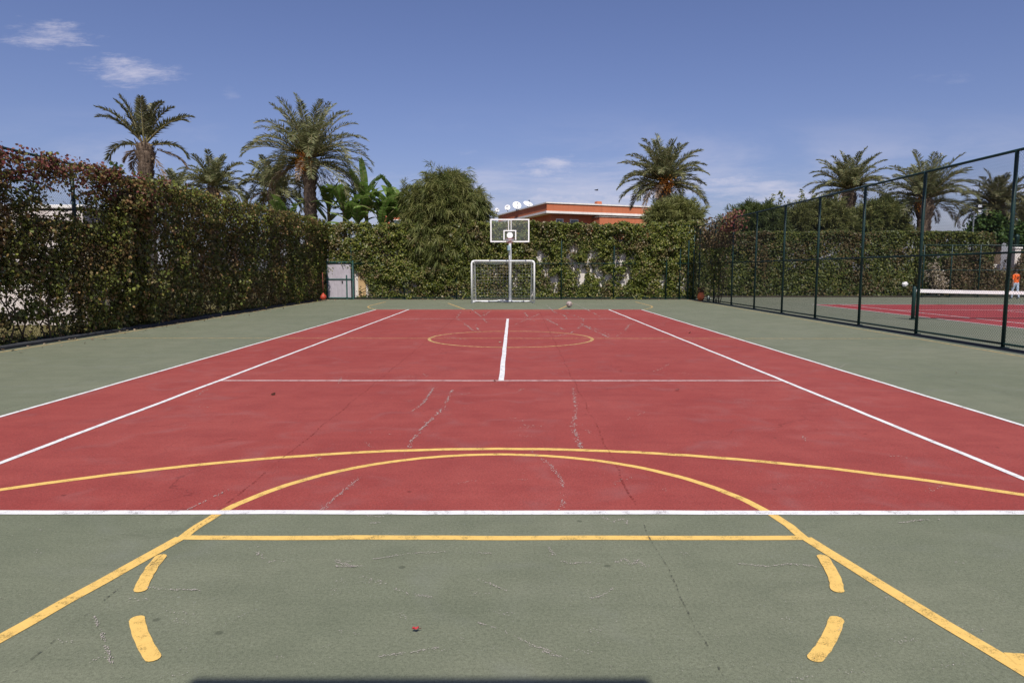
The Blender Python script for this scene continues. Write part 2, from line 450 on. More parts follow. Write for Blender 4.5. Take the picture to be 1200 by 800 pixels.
w = MB()
strip(w, jit((CX - 5.485, YN), (CX + 5.485, YN)), .075, Zw)
for s in (-1, 1):
    strip(w, jit((CX + s * 5.46, YN + .04), (CX + s * 5.46, YF - .03)), .055, Zw)
    strip(w, jit((CX + s * 4.115, YN + .04), (CX + s * 4.115, YF - .03)), .06, Zw)
strip(w, jit((CX, YN + 5.485), (CX, YN + 18.285), amp=.004), .078, Zw)
tag(w.build('white_court_lines', M['white_line']), kind='structure')
w = MB()
strip(w, jit((CX - 4.09, YN + 5.46), (CX + 4.09, YN + 5.46)), .075, Zw - .0006)
strip(w, jit((CX - 5.43, YF), (CX + 5.43, YF)), .05, Zw - .0006)
strip(w, jit((CX - 4.09, YN + 18.3), (CX + 4.09, YN + 18.3)), .055, Zw - .0006)
tag(w.build('faded_white_court_lines', M['white_faded']), kind='structure')

BX = -.12; FT = 3.965; RR = 1.87; BK = -.26
y = MB()
strip(y, jit((BX - 1.88, FT), (BX + 1.88, FT), .15), .066, Zy)
strip(y, arc((BX, FT), RR, 0, 180, 60), .064, Zy + .0003)
for s in (-1, 1):
    strip(y, jit((BX + s * 1.88, FT), (BX + s * (1.88 + .21 * 6), FT - 6), .2), .075, Zy + .0006)
def dash(a0, a1):
    strip(y, arc((BX, FT), RR + .01, a0, a1, 12, .003), .064, Zy + .0018)
    for aa in (a0, a1):      # brush-rounded ends
        y.add([(BX + (RR + .01) * math.cos(R(aa)) + .032 * math.cos(q * .5236), FT + (RR + .01) * math.sin(R(aa)) + .032 * math.sin(q * .5236), Zy + .0021) for q in range(12)], [tuple(range(12))])
for a0, a1 in ((188.5, 201), (211, 223), (234, 246), (257, 269)):
    dash(a0, a1)
    if a1 < 265: dash(540 - a0, 540 - a1)
strip(y, arc((BX, BK), 6.28, 14, 166, 120, .006), .075, Zy + .0009)
for s in (-1, 1):
    strip(y, jit((BX + s * 6.09, BK + 1.52), (BX + s * 6.09, BK - 1.6)), .07, Zy + .0012)
strip(y, [(2.06, 2.68), (2.24, 2.66)], .09, Zy + .0015)
tag(y.build('yellow_court_lines', M['yellow_line']), kind='structure')
y = MB()
strip(y, jit((-9.95, 16.15), (9.5, 16.05), amp=.01), .05, Zy)
strip(y, arc((CX + .12, 16.1), 1.92, 0, 360, 80), .075, Zy + .0003)
strip(y, jit((-10.08, -6), (-10.08, 37.4)), .06, Zy + .0006)
strip(y, jit((9.52, -6), (9.52, 37.4)), .05, Zy + .0006)
FB = 31.4
strip(y, jit((BX - 1.88, 27.35), (BX + 1.88, 27.35)), .05, Zy)
for s in (-1, 1):
    a = gnd(545 if s < 0 else 655, 362.6); b2 = gnd(525 if s < 0 else 671, 355.3)
    strip(y, jit(a, b2), .09, Zy + .0009)
    strip(y, jit((BX + s * 6.4, FB), (BX + s * 6.4, FB + 3.6)), .08, Zy + .0009)
strip(y, arc((BX, FB), 6.4, 180, 211, 20), .08, Zy + .0012)
strip(y, arc((BX, FB), 6.4, -31, 0, 20), .08, Zy + .0012)
tag(y.build('faded_yellow_court_lines', M['yellow_faded']), kind='structure')

# scuffs and scratches (wear with a shape of its own) and the paving joints
def fleck(mb, x, y, l, a, z):
    """one chip of chalk or bare aggregate"""
    n = 5; ca, sa = math.cos(a), math.sin(a); vs = []
    for k in range(n):
        t_ = 2 * math.pi * k / n + random.uniform(-.4, .4); px_ = l * math.cos(t_) * random.uniform(.6, 1); py_ = l * .45 * math.sin(t_) * random.uniform(.5, 1)
        vs.append((x + ca * px_ - sa * py_, y + sa * px_ + ca * py_, z))
    mb.add(vs, [tuple(range(n))])
def scr(mb, pix, w, z=.0066, wig=.02, dens=1.0):
    """a scratch: a broken row of small flecks along a path"""
    P = [Vector(gnd(*p)) for p in pix]; dist = P[0].length
    fl = .0036 * max(1, (dist / 3.0) ** 1.15) 
    on = True
    for i in range(len(P) - 1):
        d = P[i + 1] - P[i]; L_ = d.length; d.normalize(); nn = Vector((-d.y, d.x)); ang = math.atan2(d.y, d.x); s_ = 0
        while s_ < L_:
            s_ += fl * random.uniform(.35, 1.5) / dens
            if random.random() < .06: on = not on
            if not on and random.random() < .75: continue
            q = P[i] + d * s_ + nn * random.gauss(0, w * .42)
            fleck(mb, q.x, q.y, fl * random.uniform(.5, 1.7), ang + random.gauss(0, .5), z)
c = MB()
scr(c, [(530, 457), (520, 478), (500, 497), (488, 510), (478, 525)], .03)
scr(c, [(672, 455), (675, 480), (672, 500), (680, 525)], .032)
scr(c, [(508, 455), (497, 472), (483, 482)], .02)
scr(c, [(622, 529), (645, 545), (658, 562), (661, 580), (657, 600)], .022)
scr(c, [(422, 560), (405, 574), (391, 585), (377, 598)], .022)
scr(c, [(268, 574), (250, 583), (222, 597)], .016)
scr(c, [(298, 640), (305, 653), (316, 659), (335, 658)], .018)
scr(c, [(642, 641), (650, 651)], .016)
scr(c, [(655, 657), (670, 661), (690, 660), (705, 661)], .014)
scr(c, [(722, 660), (731, 655), (740, 662), (747, 656), (757, 665)], .022, wig=.03)
scr(c, [(728, 656), (736, 662), (743, 660), (752, 660)], .018, wig=.03)
for k in range(9):
    x0 = 396 + random.uniform(-8, 12); y0 = 661 + random.uniform(-4, 4)
    scr(c, [(x0, y0), (x0 + random.uniform(8, 20), y0 + random.uniform(-2, 2))], .014, wig=.012)
scr(c, [(424, 676), (438, 681), (452, 684)], .022)
scr(c, [(463, 690), (480, 697), (500, 699), (517, 703)], .013)
scr(c, [(437, 656), (480, 649), (520, 647), (575, 649)], .012, wig=.004)
scr(c, [(442, 770), (478, 766), (514, 759)], .010)
scr(c, [(560, 680), (578, 686), (594, 693)], .010)
scr(c, [(690, 703), (708, 697), (723, 688)], .012)
scr(c, [(636, 763), (650, 769), (664, 773)], .012)
scr(c, [(560, 730), (590, 740), (625, 757), (650, 765)], .010)
scr(c, [(705, 606), (718, 612), (732, 608), (735, 615)], .02, wig=.03)
scr(c, [(424, 604), (448, 606)], .016); scr(c, [(433, 614), (445, 613)], .012)
scr(c, [(110, 723), (122, 750), (130, 778)], .010)
scr(c, [(170, 689), (205, 692), (235, 692)], .010)
scr(c, [(865, 661), (900, 664), (925, 661), (955, 664)], .010)
scr(c, [(1052, 613), (1075, 610), (1100, 609)], .010)
tag(c.build('chalky_scratches', M['chalk']), kind='structure')
c = MB()
for pix in ([(640, 357), (650, 366), (662, 370), (664, 374)], [(664, 366), (684, 374), (682, 381), (700, 389), (712, 395)], [(684, 380), (670, 390), (652, 394)],
            [(686, 382), (707, 388), (716, 394)], [(722, 394), (732, 388), (737, 381), (745, 378)], [(540, 366), (535, 373), (545, 380), (560, 391)],
            [(552, 362), (565, 372), (570, 378), (556, 380), (563, 389)], [(575, 364), (564, 372)], [(614, 372), (626, 376), (638, 378)], [(600, 382), (618, 374), (632, 368)],
            [(640, 374), (652, 380), (660, 386)], [(672, 355), (690, 364), (705, 372)], [(520, 395), (545, 398)], [(615, 366), (618, 371)]):
    scr(c, pix, .04, .0066, .05, .55)
for k in range(26):
    x0 = random.uniform(80, 1120); y0 = random.uniform(430, 590); dx = random.uniform(-26, 26); dy = random.uniform(-9, 9)
    scr(c, [(x0, y0), (x0 + dx * .5, y0 + dy * .4), (x0 + dx, y0 + dy)], .03, .0066, .02, .35)
for k in range(40):
    x0 = random.uniform(20, 1180); y0 = random.uniform(612, 795); dx = random.uniform(-34, 34); dy = random.uniform(-8, 8)
    scr(c, [(x0, y0), (x0 + dx * .5, y0 + dy * .4), (x0 + dx, y0 + dy)], .025, .0066, .015, .3)
for k in range(130):
    # worn dusty areas: flecks in loose clusters
    x0 = random.uniform(-3.2, 3.2); y0 = random.uniform(2.5, 4.3) if k < 95 else random.uniform(4.5, 11); sp_ = random.uniform(.05, .28)
    for q in range(random.randint(10, 34)):
        fleck(c, x0 + random.gauss(0, sp_), y0 + random.gauss(0, sp_), random.uniform(.0014, .0040) * max(1, y0 / 4), random.uniform(0, 3.1), .0064)
tag(c.build('faint_scratches', M['chalk2']), kind='structure')
j = MB()
strip(j, jit((-2.03, .5), (-1.97, YN - .05), .1, .012), .007, .0058); strip(j, jit((.83, .5), (.83, YN - .05), .1, .014), .008, .0058)
strip(j, jit((-5.9, .5), (-5.95, 37), .2, .012), .007, .0058); strip(j, jit((6.4, .5), (6.5, 37), .2, .012), .01, .0058)
tag(j.build('surface_joints', M['joint']), kind='structure')
j = MB()
strip(j, jit((-1.97, YN + .05), (-1.95, 27), .15, .015), .016, .0058); strip(j, jit((.84, YN + .05), (1.05, 27), .15, .02), .018, .0058)
tag(j.build('red_surface_joints', M['joint_r']), kind='structure')

# ------------------------------------------------------------------ fences
PITCHM = .072
def chainlink(name, p0, p1, z0, z1, parent, mat, r=.0046, pitch=PITCHM):
    p0 = np.array(p0, float); p1 = np.array(p1, float); L = np.linalg.norm(p1 - p0); d = (p1 - p0) / L
    n = int(L / pitch); K = int((z1 - z0) / (pitch / 2)) + 1
    s = (np.arange(n) + .5) * pitch
    k = np.arange(K)
    zig = np.where(k % 2 == 0, -pitch / 2, pitch / 2)
    S = s[:, None] + zig[None, :]
    P = np.zeros((n, K, 3)); P[..., 0] = p0[0] + d[0] * S; P[..., 1] = p0[1] + d[1] * S; P[..., 2] = z0 + k[None, :] * pitch / 2
    nrm = np.array([-d[1], d[0]]); off = np.where(k % 2 == 0, .003, -.003)
    P[..., 0] += nrm[0] * off; P[..., 1] += nrm[1] * off
    return strands(name, P, r, mat, parent)

def fence(label, p0, p1, h, posts, mid=None, mesh=(0, None), rp=.038, base=None, pitch=PITCHM, r=.0046):
    o = thing('chain_link_fence', label, 'fence', (p0[0], p0[1], 0))
    P0 = Vector(p0); P1 = Vector(p1); d = (P1 - P0); L = d.length; d.normalize()
    nrm = Vector((-d.y, d.x))
    for s in posts:
        q = d * s
        m = MB(); m.tube([(q.x, q.y, -.05), (q.x, q.y, h), (q.x, q.y, h + .012), ], [rp, rp, rp * .5], 10)
        m.box((q.x, q.y, .02), (.16, .16, .03))
        m.build('post', M['fence'], o)
    for nm, z, rr in (('top_rail', h - .01, .030), ('middle_rail', mid, .022), ('bottom_rail', .10, .022)):
        if z is None: continue
        a = nrm * .0; b = d * L
        MB().tube([(0, 0, z), (b.x, b.y, z)], rr, 8).build(nm, M['fence'], o)
    a = d * mesh[0]; b = d * (mesh[1] if mesh[1] else L)
    off = nrm * .045
    chainlink('wire_mesh', (a.x + off.x, a.y + off.y), (b.x + off.x, b.y + off.y), .06, h, o, M['wire'], r, pitch)
    return o

RX = 10.1; LX = -10.62
fence('dark green chain-link fence with round posts between the two courts', (RX, 2.5), (RX, 37.9), 4.0, [z - 2.5 for z in (5.45, 8.35, 11.2, 14.0, 17.05, 19.9, 22.8, 25.65, 28.6, 31.6, 34.4, 37.2)], 1.96)
fence('tall chain-link fence overgrown by the reddish creeper on the left', (LX, 5.0), (LX, 37.8), 4.15, [2.9 * k + .15 for k in range(0, 12)], None, rp=.045)
fence('end fence of wire and posts behind the goal, buried in ivy', (LX + .1, 37.9), (RX - .1, 37.9), 4.05, [.1, 1.6, 4.5, 7.4, 10.3, 13.2, 16.1, 19.0, 19.75, 20.2, 20.5], 1.98, r=.0028, pitch=.09)
fence('green fence at the far end of the neighbouring court', (24.4, 41.0), (39.5, 41.0), 3.1, [.1, 1.75, 3.45, 6.6, 9, 12, 15], 1.62, r=.003, pitch=.1)
# kerbs below the side fences
tag(MB().box((-10.55, 17, .015), (.52, 42, .13), 0, .02).build('kerb', M['dark_kerb']), kind='structure')
tag(MB().box((10.08, 19.5, .0), (.13, 36.5, .05), 0, .015).build('kerb', M['dark_kerb']), kind='structure')
tag(MB().box((-.3, 38.25, .02), (20.6, .7, .08), 0, .02).build('planting_bed', M['soil']), kind='structure')
tag(MB().box((25, 42.4, .02), (29.6, 2.4, .10), 0, .02).build('neighbouring_planting_bed', M['soil']), kind='structure')

# ------------------------------------------------------------------ leaves
def leaves(name, C, N, T, size, mat, parent=None, wid=.8):
    """C centres, N normals, T tip directions, (n,3); pointed six corner leaves with a fold"""
    n = len(C)
    N = N / (np.linalg.norm(N, axis=1, keepdims=True) + 1e-9)
    T = T - N * np.sum(T * N, axis=1, keepdims=True); T /= np.linalg.norm(T, axis=1, keepdims=True) + 1e-9
    S = np.cross(N, T); s = size[:, None]
    wv = wid * s * .5
    V = np.stack([C - T * s * .5, C - T * s * .22 + S * wv * .85 + N * s * .06, C + T * s * .12 + S * wv + N * s * .05, C + T * s * .5 - N * s * .08,
                  C + T * s * .12 - S * wv + N * s * .05, C - T * s * .22 - S * wv * .85 + N * s * .06], axis=1)
    return np_mesh(name, V, 6, mat, parent)

def holes(px_list, fn):
    out = []
    for (x, y, rx, ry) in px_list: out.append((fn(x, y), fn(x + rx, y + ry)))
    return out

# --- creeper on the left fence (grows on both sides of it)
def left_creeper():
    n = 310000
    Y = np.where(rng.rand(n) < .42, rng.uniform(8.5, 19.5, n), rng.uniform(8.5, 38.0, n)); Z = 4.35 * rng.rand(n) ** .92
    # leaves far away may be fewer, nearer ones smaller
    topz = 4.12 + .30 * (fbm(Y * .9, Y * 0 + 3, 11) - .5) + .20 * (vnoise(Y * 4, Y * 0, 12) - .5)
    topz = np.where(Y < 19.5, topz - .02, topz + .12)
    dens = np.ones(n)
    dens *= np.clip((topz - Z) / .12 + .5, 0, 1)
    f = fbm(Y * 1.3, Z * 1.3, 21); f2 = vnoise(Y * 5, Z * 5, 25)
    dens *= np.clip((f * .75 + f2 * .25 - .30) * 6, .12, 1)
    loose = (Y < 17.6) & (Z > 2.75)
    dens *= np.where(loose, np.clip((fbm(Y * 2.2, Z * 2.2, 27) - .33) * 5, .08, .85), 1)
    dens *= np.where((Y < 15.2) & (Z < 2.75), np.clip((fbm(Y * 3.0, Z * 3.0, 29) - .14) * 6, .4, 1), 1)
    def at_px(x, y):          # pixel -> (Y, z) on the fence plane
        dx, dy, dz = ray(x, y); tt = LX / dx; return dy * tt, H + dz * tt
    for (x, y, rx, ry, k) in ((62, 232, 26, 17, .96), (85, 218, 14, 13, .9), (40, 208, 22, 14, .72), (75, 200, 14, 9, .75), (118, 222, 10, 12, .55), (45, 248, 20, 6, .75), (78, 246, 11, 7, .85),
                              (14, 352, 18, 18, .82), (30, 335, 12, 9, .6), (58, 278, 9, 10, .8), (9, 262, 9, 9, .8), (66, 366, 12, 12, .75), (28, 385, 36, 10, .93), (70, 384, 16, 8, .7), (5, 240, 12, 16, .5), (10, 222, 16, 14, .55), (96, 376, 10, 8, .5)):
        y0, z0 = at_px(x, y); y1, _ = at_px(x + rx, y); _, z1 = at_px(x, y + ry)
        ry_, rz_ = abs(y1 - y0), abs(z1 - z0)
        dens *= 1 - k * np.exp(-(((Y - y0) / ry_) ** 2 + ((Z - z0) / rz_) ** 2) ** 2)
    keep = rng.rand(n) < dens; Y = Y[keep]; Z = Z[keep]; n = len(Y)
    bulge = .10 + .34 * fbm(Y * .8, Z * .9, 31) + .55 * np.clip(fbm(Y * 2.3, Z * 2.1, 34) - .38, 0, 1) + .10 * (Z > 3.2) - .16 * np.clip((1.0 - Z) / 1.0, 0, 1)
    bulge = np.where(Y < 18, bulge * np.clip((Y - 9) / 12, .35, 1), bulge)
    X = LX - .18 + (bulge + .22) * rng.rand(n) ** .55
    X += .05 * rng.randn(n)
    C = np.stack([X, Y, np.maximum(Z, .05)], 1)
    N = np.stack([.62 + .5 * rng.randn(n), .5 * rng.randn(n), .35 + .5 * rng.randn(n)], 1)
    T = np.stack([.3 * rng.randn(n), .5 * rng.randn(n), -1 + .4 * rng.randn(n)], 1)
    size = (.034 + .072 * rng.rand(n) ** 1.8) * np.where(Y < 18, .92, 1.15)
    o = thing('climbing_plant', 'brown and green creeper with holes covering the left fence', 'creeper', (LX, 22, 0))
    red = (Z > 3.25 + .4 * rng.rand(n)) & (rng.rand(n) < .55 * np.clip((21.5 - Y) / 7, 0, 1))
    off = np.array([LX, 22, 0.0])
    leaves('foliage', C[~red] - off, N[~red], T[~red], size[~red], M['ivy_left'], o)
    # red young shoots along the top edge, some above the rail
    k = 900
    base = rng.choice(np.arange(9, 20, .55), k) + .16 * rng.randn(k)
    Zs = 3.95 + .34 * rng.rand(k) ** 2
    Cs = np.stack([LX + .12 + .14 * rng.randn(k), base, Zs], 1)
    C2 = np.concatenate([C[red], Cs]); m = len(C2)
    leaves('red_shoots', C2 - off, rng.randn(m, 3) + np.array([.7, 0, .4]), rng.randn(m, 3) + np.array([0, 0, -.4]), rng.uniform(.05, .10, m), M['ivy_red'], o)
    # woody stems climbing the mesh
    for i in range(60):
        y0 = rng.uniform(9, 37); pts = []; x = LX + .06
        for q in range(9):
            pts.append((x + .05 * rng.randn() - LX, y0 + .16 * rng.randn() + q * rng.uniform(-.12, .12) - 22, q * .5 * rng.uniform(.8, 1)))
        MB().tube(pts, [.02 - .0016 * q for q in range(9)], 5).build('stem', M['wood'], o)
left_creeper()

# --- ivy along the end wall
def far_ivy():
    n = 165000
    X = rng.uniform(-10.75, 10.2, n); Z = 4.45 * rng.rand(n) ** .92
    topz = 4.2 + .35 * (fbm(X * .8, X * 0 + 5, 41) - .5) + .2 * (vnoise(X * 4, X * 0, 42) - .5)
    dens = np.clip((topz - Z) / .12 + .5, 0, 1); open_ = np.zeros(n)
    f = fbm(X * 1.2, Z * 1.2, 51); f2 = vnoise(X * 5, Z * 5, 52)
    dens *= np.clip((f * .7 + f2 * .3 - .24) * 6, .15, 1)
    for (x, y, rx, ry, k) in ((633, 300, 4, 9, .92), (640, 316, 5, 8, .85), (673, 291, 7, 6, .9), (682, 325, 6, 9, .9), (694, 298, 5, 6, .85), (674, 312, 6, 6, .75), (702, 322, 6, 6, .9), (706, 333, 4, 5, .85),
                              (737, 320, 3, 8, .9), (732, 331, 4, 5, .95), (779, 328, 4, 9, .8), (580, 318, 4, 10, .8), (607, 331, 6, 9, .6), (590, 340, 8, 6, .45), (650, 335, 7, 7, .55), (560, 322, 5, 6, .4), (725, 298, 4, 4, .6),
                              (399, 335, 17, 18, .96), (414, 334, 9, 19, 1.0), (424, 337, 6, 14, .95), (371, 339, 5, 10, .7), (432, 341, 6, 8, .6), (806, 332, 6, 20, .75), (445, 334, 4, 5, .3)):
        x0, _, z0 = at(x, y, 37.7); x1, _, z1 = at(x + rx, y + ry, 37.7)
        rr_ = (((X - x0) / (x1 - x0)) ** 2 + ((Z - z0) / (z1 - z0)) ** 2) / 1.5
        dens *= 1 - min(1, k * 1.1) * np.exp(-rr_ ** 2); open_ = np.maximum(open_, np.exp(-rr_ * .16))
    thin = np.clip((fbm(X * 1.7, Z * 1.7, 66) - .53) * 9, 0, 1) * np.clip((X - .3) / .8, 0, 1) * np.clip((7.6 - X) / .8, 0, 1) * np.clip((2.9 - Z) / .4, 0, 1)
    dens *= 1 - .97 * thin * np.clip((vnoise(X * 6, Z * 6, 68) - .25) * 4, 0, 1); open_ = np.maximum(open_, thin)
    keep = rng.rand(n) < dens; X = X[keep]; Z = Z[keep]; open_ = open_[keep]; n = len(X)
    bulge = (.10 + (.55 * fbm(X * .9, Z * .9, 61) + .45 * np.clip(fbm(X * 2.6, Z * 2.6, 64) - .35, 0, 1) * 1.6) * np.clip(Z / 1.2, .25, 1)) * (1 - .9 * open_)
    Y = 38.25 - (bulge + .15) * rng.rand(n) ** .6 + .04 * rng.randn(n)
    C = np.stack([X, Y, np.maximum(Z, .06)], 1)
    N = np.stack([.55 * rng.randn(n), -.7 + .5 * rng.randn(n), .45 + .5 * rng.randn(n)], 1)
    T = np.stack([.5 * rng.randn(n), .3 * rng.randn(n), -1 + .4 * rng.randn(n)], 1)
    o = thing('climbing_plant', 'green and yellowish ivy hanging over the end wall behind the goal', 'ivy', (0, 38.2, 0))
    leaves('foliage', C - np.array([0, 38.2, 0]), N, T, rng.uniform(.05, .135, n), M['ivy_far'], o)
    for i in range(46):
        x0 = rng.uniform(-8.5, 9.5); pts = []
        for q in range(9): pts.append((x0 + .14 * rng.randn() + q * rng.uniform(-.1, .1), -.12 + .05 * rng.randn(), q * .45 * rng.uniform(.8, 1)))
        MB().tube(pts, [.024 - .002 * q for q in range(9)], 5).build('stem', M['wood'], o)
far_ivy()

def block_hedge(name, label, cat, x0, x1, y0, y1, h, n, mat, size=(.07, .14), amp=.35, seed=3, topdrop=None):
    r = np.random.RandomState(seed)
    n1 = int(n * .72)
    X = r.uniform(x0, x1, n); Z = h * r.rand(n) ** .9
    top = h + amp * (fbm(X * .8, X * 0, seed + 70) - .55) + .15 * (vnoise(X * 3.5, X * 0, seed + 71) - .5)
    if topdrop: top += topdrop(X)
    d = np.clip((top - Z) / .12 + .5, 0, 1) * np.clip((fbm(X * 1.2, Z * 1.2, seed + 72) - .2) * 5, .5, 1)
    keep = r.rand(n) < d; X = X[keep]; Z = Z[keep]; n = len(X)
    b = .5 * fbm(X, Z, seed + 73)
    Y = y0 - b + .5 * r.rand(n) ** 1.6
    back = r.rand(n) < .22
    Y = np.where(back, r.uniform(y0, y1, n), Y); Z = np.where(back, np.maximum(top[keep] - .25 * r.rand(n), .1), Z)
    C = np.stack([X, Y, np.maximum(Z, .06)], 1)
    N = np.stack([.55 * r.randn(n), -.6 + .5 * r.randn(n), .5 + .5 * r.randn(n)], 1)
    T = np.stack([.5 * r.randn(n), .3 * r.randn(n), -1 + .5 * r.randn(n)], 1)
    o = thing(name, label, cat, ((x0 + x1) / 2, y0, 0)); off = np.array([(x0 + x1) / 2, y0, 0])
    leaves('foliage', C - off, N, T, r.uniform(size[0], size[1], n), mat, o)
    for i in range(int((x1 - x0) * 2)):
        xx = r.uniform(x0, x1) - off[0]
        MB().tube([(xx, .3, 0), (xx + .1 * r.randn(), .25 + .1 * r.randn(), h * .35), (xx + .2 * r.randn(), .25 + .1 * r.randn(), h * .7)], [.03, .024, .012], 5).build('stem', M['wood'], o)
    return o
block_hedge('hedge', 'tall dark green clipped hedge behind the neighbouring court', 'hedge', 10.6, 29.2, 41.9, 43.2, 3.95, 80000, M['hedge2'], (.08, .16), seed=4)
block_hedge('hedge', 'reddish brown scrub behind the fence near the person', 'hedge', 26.0, 40.0, 41.5, 43.0, 2.7, 34000, M['brown_hedge'], (.07, .14), .9, seed=9, topdrop=lambda X: -1.25 * np.exp(-((X - 29.6) / 1.1) ** 4))

# creeper on the right fence's far corner
def corner_creeper():
    r = np.random.RandomState(15); n = 3600
    cl = [at(845, 285, 33.5), at(838, 300, 34.5), at(830, 285, 36), at(850, 272, 32.5), at(856, 262, 32), at(842, 315, 34), at(833, 270, 35.5), at(846, 325, 33.6)]
    C = []; 
    for i in range(n):
        c = cl[r.randint(len(cl))]; C.append((RX + .05 + .16 * r.randn(), c[1] + .75 * r.randn(), c[2] + .38 * r.randn()))
    C = np.array(C); C[:, 2] = np.clip(C[:, 2], .9, 4.25)
    o = thing('climbing_plant', 'small faded pinkish creeper on the right fence at the far corner', 'creeper', (RX, 34, 0)); off = np.array([RX, 34, 0])
    sel = (C[:, 2] > 3.35) & (C[:, 1] < 33.2); low = (C[:, 2] < 2.7)
    for nm, s, m in (('foliage', low & ~sel, M['ivy_far']), ('faded_foliage', ~sel & ~low, M['brown_hedge']), ('red_shoots', sel, M['ivy_red'])):
        k = int(s.sum()); leaves(nm, C[s] - off, r.randn(k, 3) + np.array([-.4, -.6, .4]), r.randn(k, 3) * .5 + np.array([0, 0, -1]), r.uniform(.06, .13, k), m, o)
    for i in range(7):
        y0 = r.uniform(-1, 1.5); MB().tube([(.04, y0 + .2 * r.randn() + .1 * q, q * .55) for q in range(8)], [.022 - .002 * q for q in range(8)], 5).build('stem', M['wood'], o)
corner_creeper()

# ------------------------------------------------------------------ trees
def feather_tree(name, label, cat, base, blobs, n_tuft, mat, seed, nl=(.18, .42), droop=.6, per=34, wid=.018, leader=None, group=None):
    """blobs: list of (dx, dy, z, rx, ry, rz) lobes the branches fill; fine weeping sprays"""
    r = np.random.RandomState(seed)
    o = thing(name, label, cat, (base[0], base[1], 0), group=group)
    tr = MB(); top = max(b[2] for b in blobs)
    V = []
    vol = np.array([b[3] * b[4] * b[5] for b in blobs]); pr = vol ** .75; pr /= pr.sum()
    tr.tube([(0, 0, -.05), (.06, 0, top * .3), (.0, .05, top * .6), (.05, 0, top)], [.16, .13, .08, .03], 8)
    for b in blobs:
        tr.tube([(0, 0, top * .22), (b[0] * .4, b[1] * .4, top * .22 + (b[2] - top * .22) * .6), (b[0], b[1], b[2])], [.08, .055, .02], 6)
        for q in range(5):
            d = r.randn(3); d /= np.linalg.norm(d); e = np.array(b[:3]) + d * np.array(b[3:]) * .85
            tr.tube([b[:3], tuple((np.array(b[:3]) + e) / 2 + np.array([0, 0, .08])), tuple(e)], [.03, .018, .006], 4)
    for i in range(n_tuft):
        b = blobs[r.choice(len(blobs), p=pr)]
        d = r.randn(3); d /= np.linalg.norm(d); rad = r.rand() ** .42
        c = np.array(b[:3]) + d * np.array(b[3:]) * rad * (1 + .20 * r.randn())
        if c[2] < .15: continue
        k = per
        dirn = d * .9 + r.randn(3) * .45 + np.array([0, 0, .35 - droop * r.rand()])
        dirn /= np.linalg.norm(dirn)
        Ls = r.uniform(nl[0], nl[1], k)
        org = c + dirn * r.uniform(-.15, .25, k)[:, None] + r.randn(k, 3) * .05
        dd = dirn + r.randn(k, 3) * .42; dd[:, 2] -= droop * .35; dd /= np.linalg.norm(dd, axis=1, keepdims=True)
        s = np.cross(dd, r.randn(k, 3)); s /= np.linalg.norm(s, axis=1, keepdims=True) + 1e-9
        w_ = (wid * r.uniform(.6, 1.3, k))[:, None]
        tip = org + dd * Ls[:, None]; tip[:, 2] -= droop * .12
        mid = org + dd * (Ls * .5)[:, None]
        V.append(np.stack([org, mid + s * w_, tip, mid - s * w_], 1))
    np_mesh('crown', np.concatenate(V), 4, mat, o)
    tr.build('trunk', M['wood'], o)
    return o

def pxblob(cx, cy, rx, ry, Y, base, deep=1.0):
    x, _, z = at(cx, cy, Y); x2, _, z2 = at(cx + rx, cy - ry, Y)
    return (x - base[0], random.uniform(-.3, .3), z, abs(x2 - x), abs(x2 - x) * deep, abs(z2 - z))

def tree_px(name, label, cat, Y, bx, blobs, n, mat, seed, **kw):
    bb = at(bx, 330, Y); base = (bb[0], Y)
    return feather_tree(name, label, cat, base, [pxblob(*b, Y, base) for b in blobs], n, mat, seed, **kw)

tree_px('tamarisk_tree', 'tall feathery weeping tree leaning over the ivy left of the goal', 'tree', 38.6, 524,
        [(522, 238, 30, 32), (500, 262, 24, 34), (548, 262, 24, 30), (520, 285, 34, 28), (508, 220, 17, 16), (540, 228, 20, 18), (523, 215, 15, 13), (492, 236, 17, 18), (552, 238, 17, 17), (532, 217, 17, 13), (488, 280, 12, 28), (556, 285, 14, 22), (505, 300, 16, 22), (538, 305, 14, 22), (478, 235, 8, 18), (563, 247, 11, 12)],
        2600, M['feather'], 3, nl=(.25, .55), droop=.8, per=36, wid=.016)
tree_px('tamarisk_tree', 'round pale green bush below the palm right of the orange building', 'tree', 39.6, 790,
        [(786, 258, 22, 18), (806, 255, 16, 14), (775, 252, 12, 12), (795, 246, 16, 12), (768, 262, 10, 10), (805, 268, 14, 12)],
        1100, M['feather2'], 5, nl=(.2, .45), droop=.3, per=34, wid=.018)
tree_px('tamarisk_tree', 'dark shaggy tree above the hedge at the corner of the right fence', 'tree', 43.6, 885,
        [(880, 262, 26, 20), (862, 275, 18, 22), (900, 268, 22, 22), (884, 290, 24, 26), (872, 252, 12, 12), (898, 250, 12, 9)],
        1500, M['feather3'], 8, nl=(.25, .5), droop=.55, per=34, wid=.02)
tree_px('tamarisk_tree', 'wide grey green bush over the hedge beside the dark shaggy tree', 'tree', 44.6, 945,
        [(940, 258, 26, 18), (965, 256, 22, 18), (925, 268, 18, 16), (985, 262, 16, 14), (950, 248, 14, 9), (972, 246, 12, 9)],
        1300, M['feather2'], 12, nl=(.2, .45), droop=.35, per=34, wid=.02)
tree_px('tamarisk_tree', 'rounded green bush over the hedge just right of the palm trunk', 'tree', 44.8, 1030,
        [(1025, 258, 26, 20), (1045, 262, 20, 18), (1008, 264, 18, 16), (1034, 246, 16, 11), (1052, 272, 14, 12)],
        1300, M['feather'], 14, nl=(.2, .45), droop=.45, per=34, wid=.02)

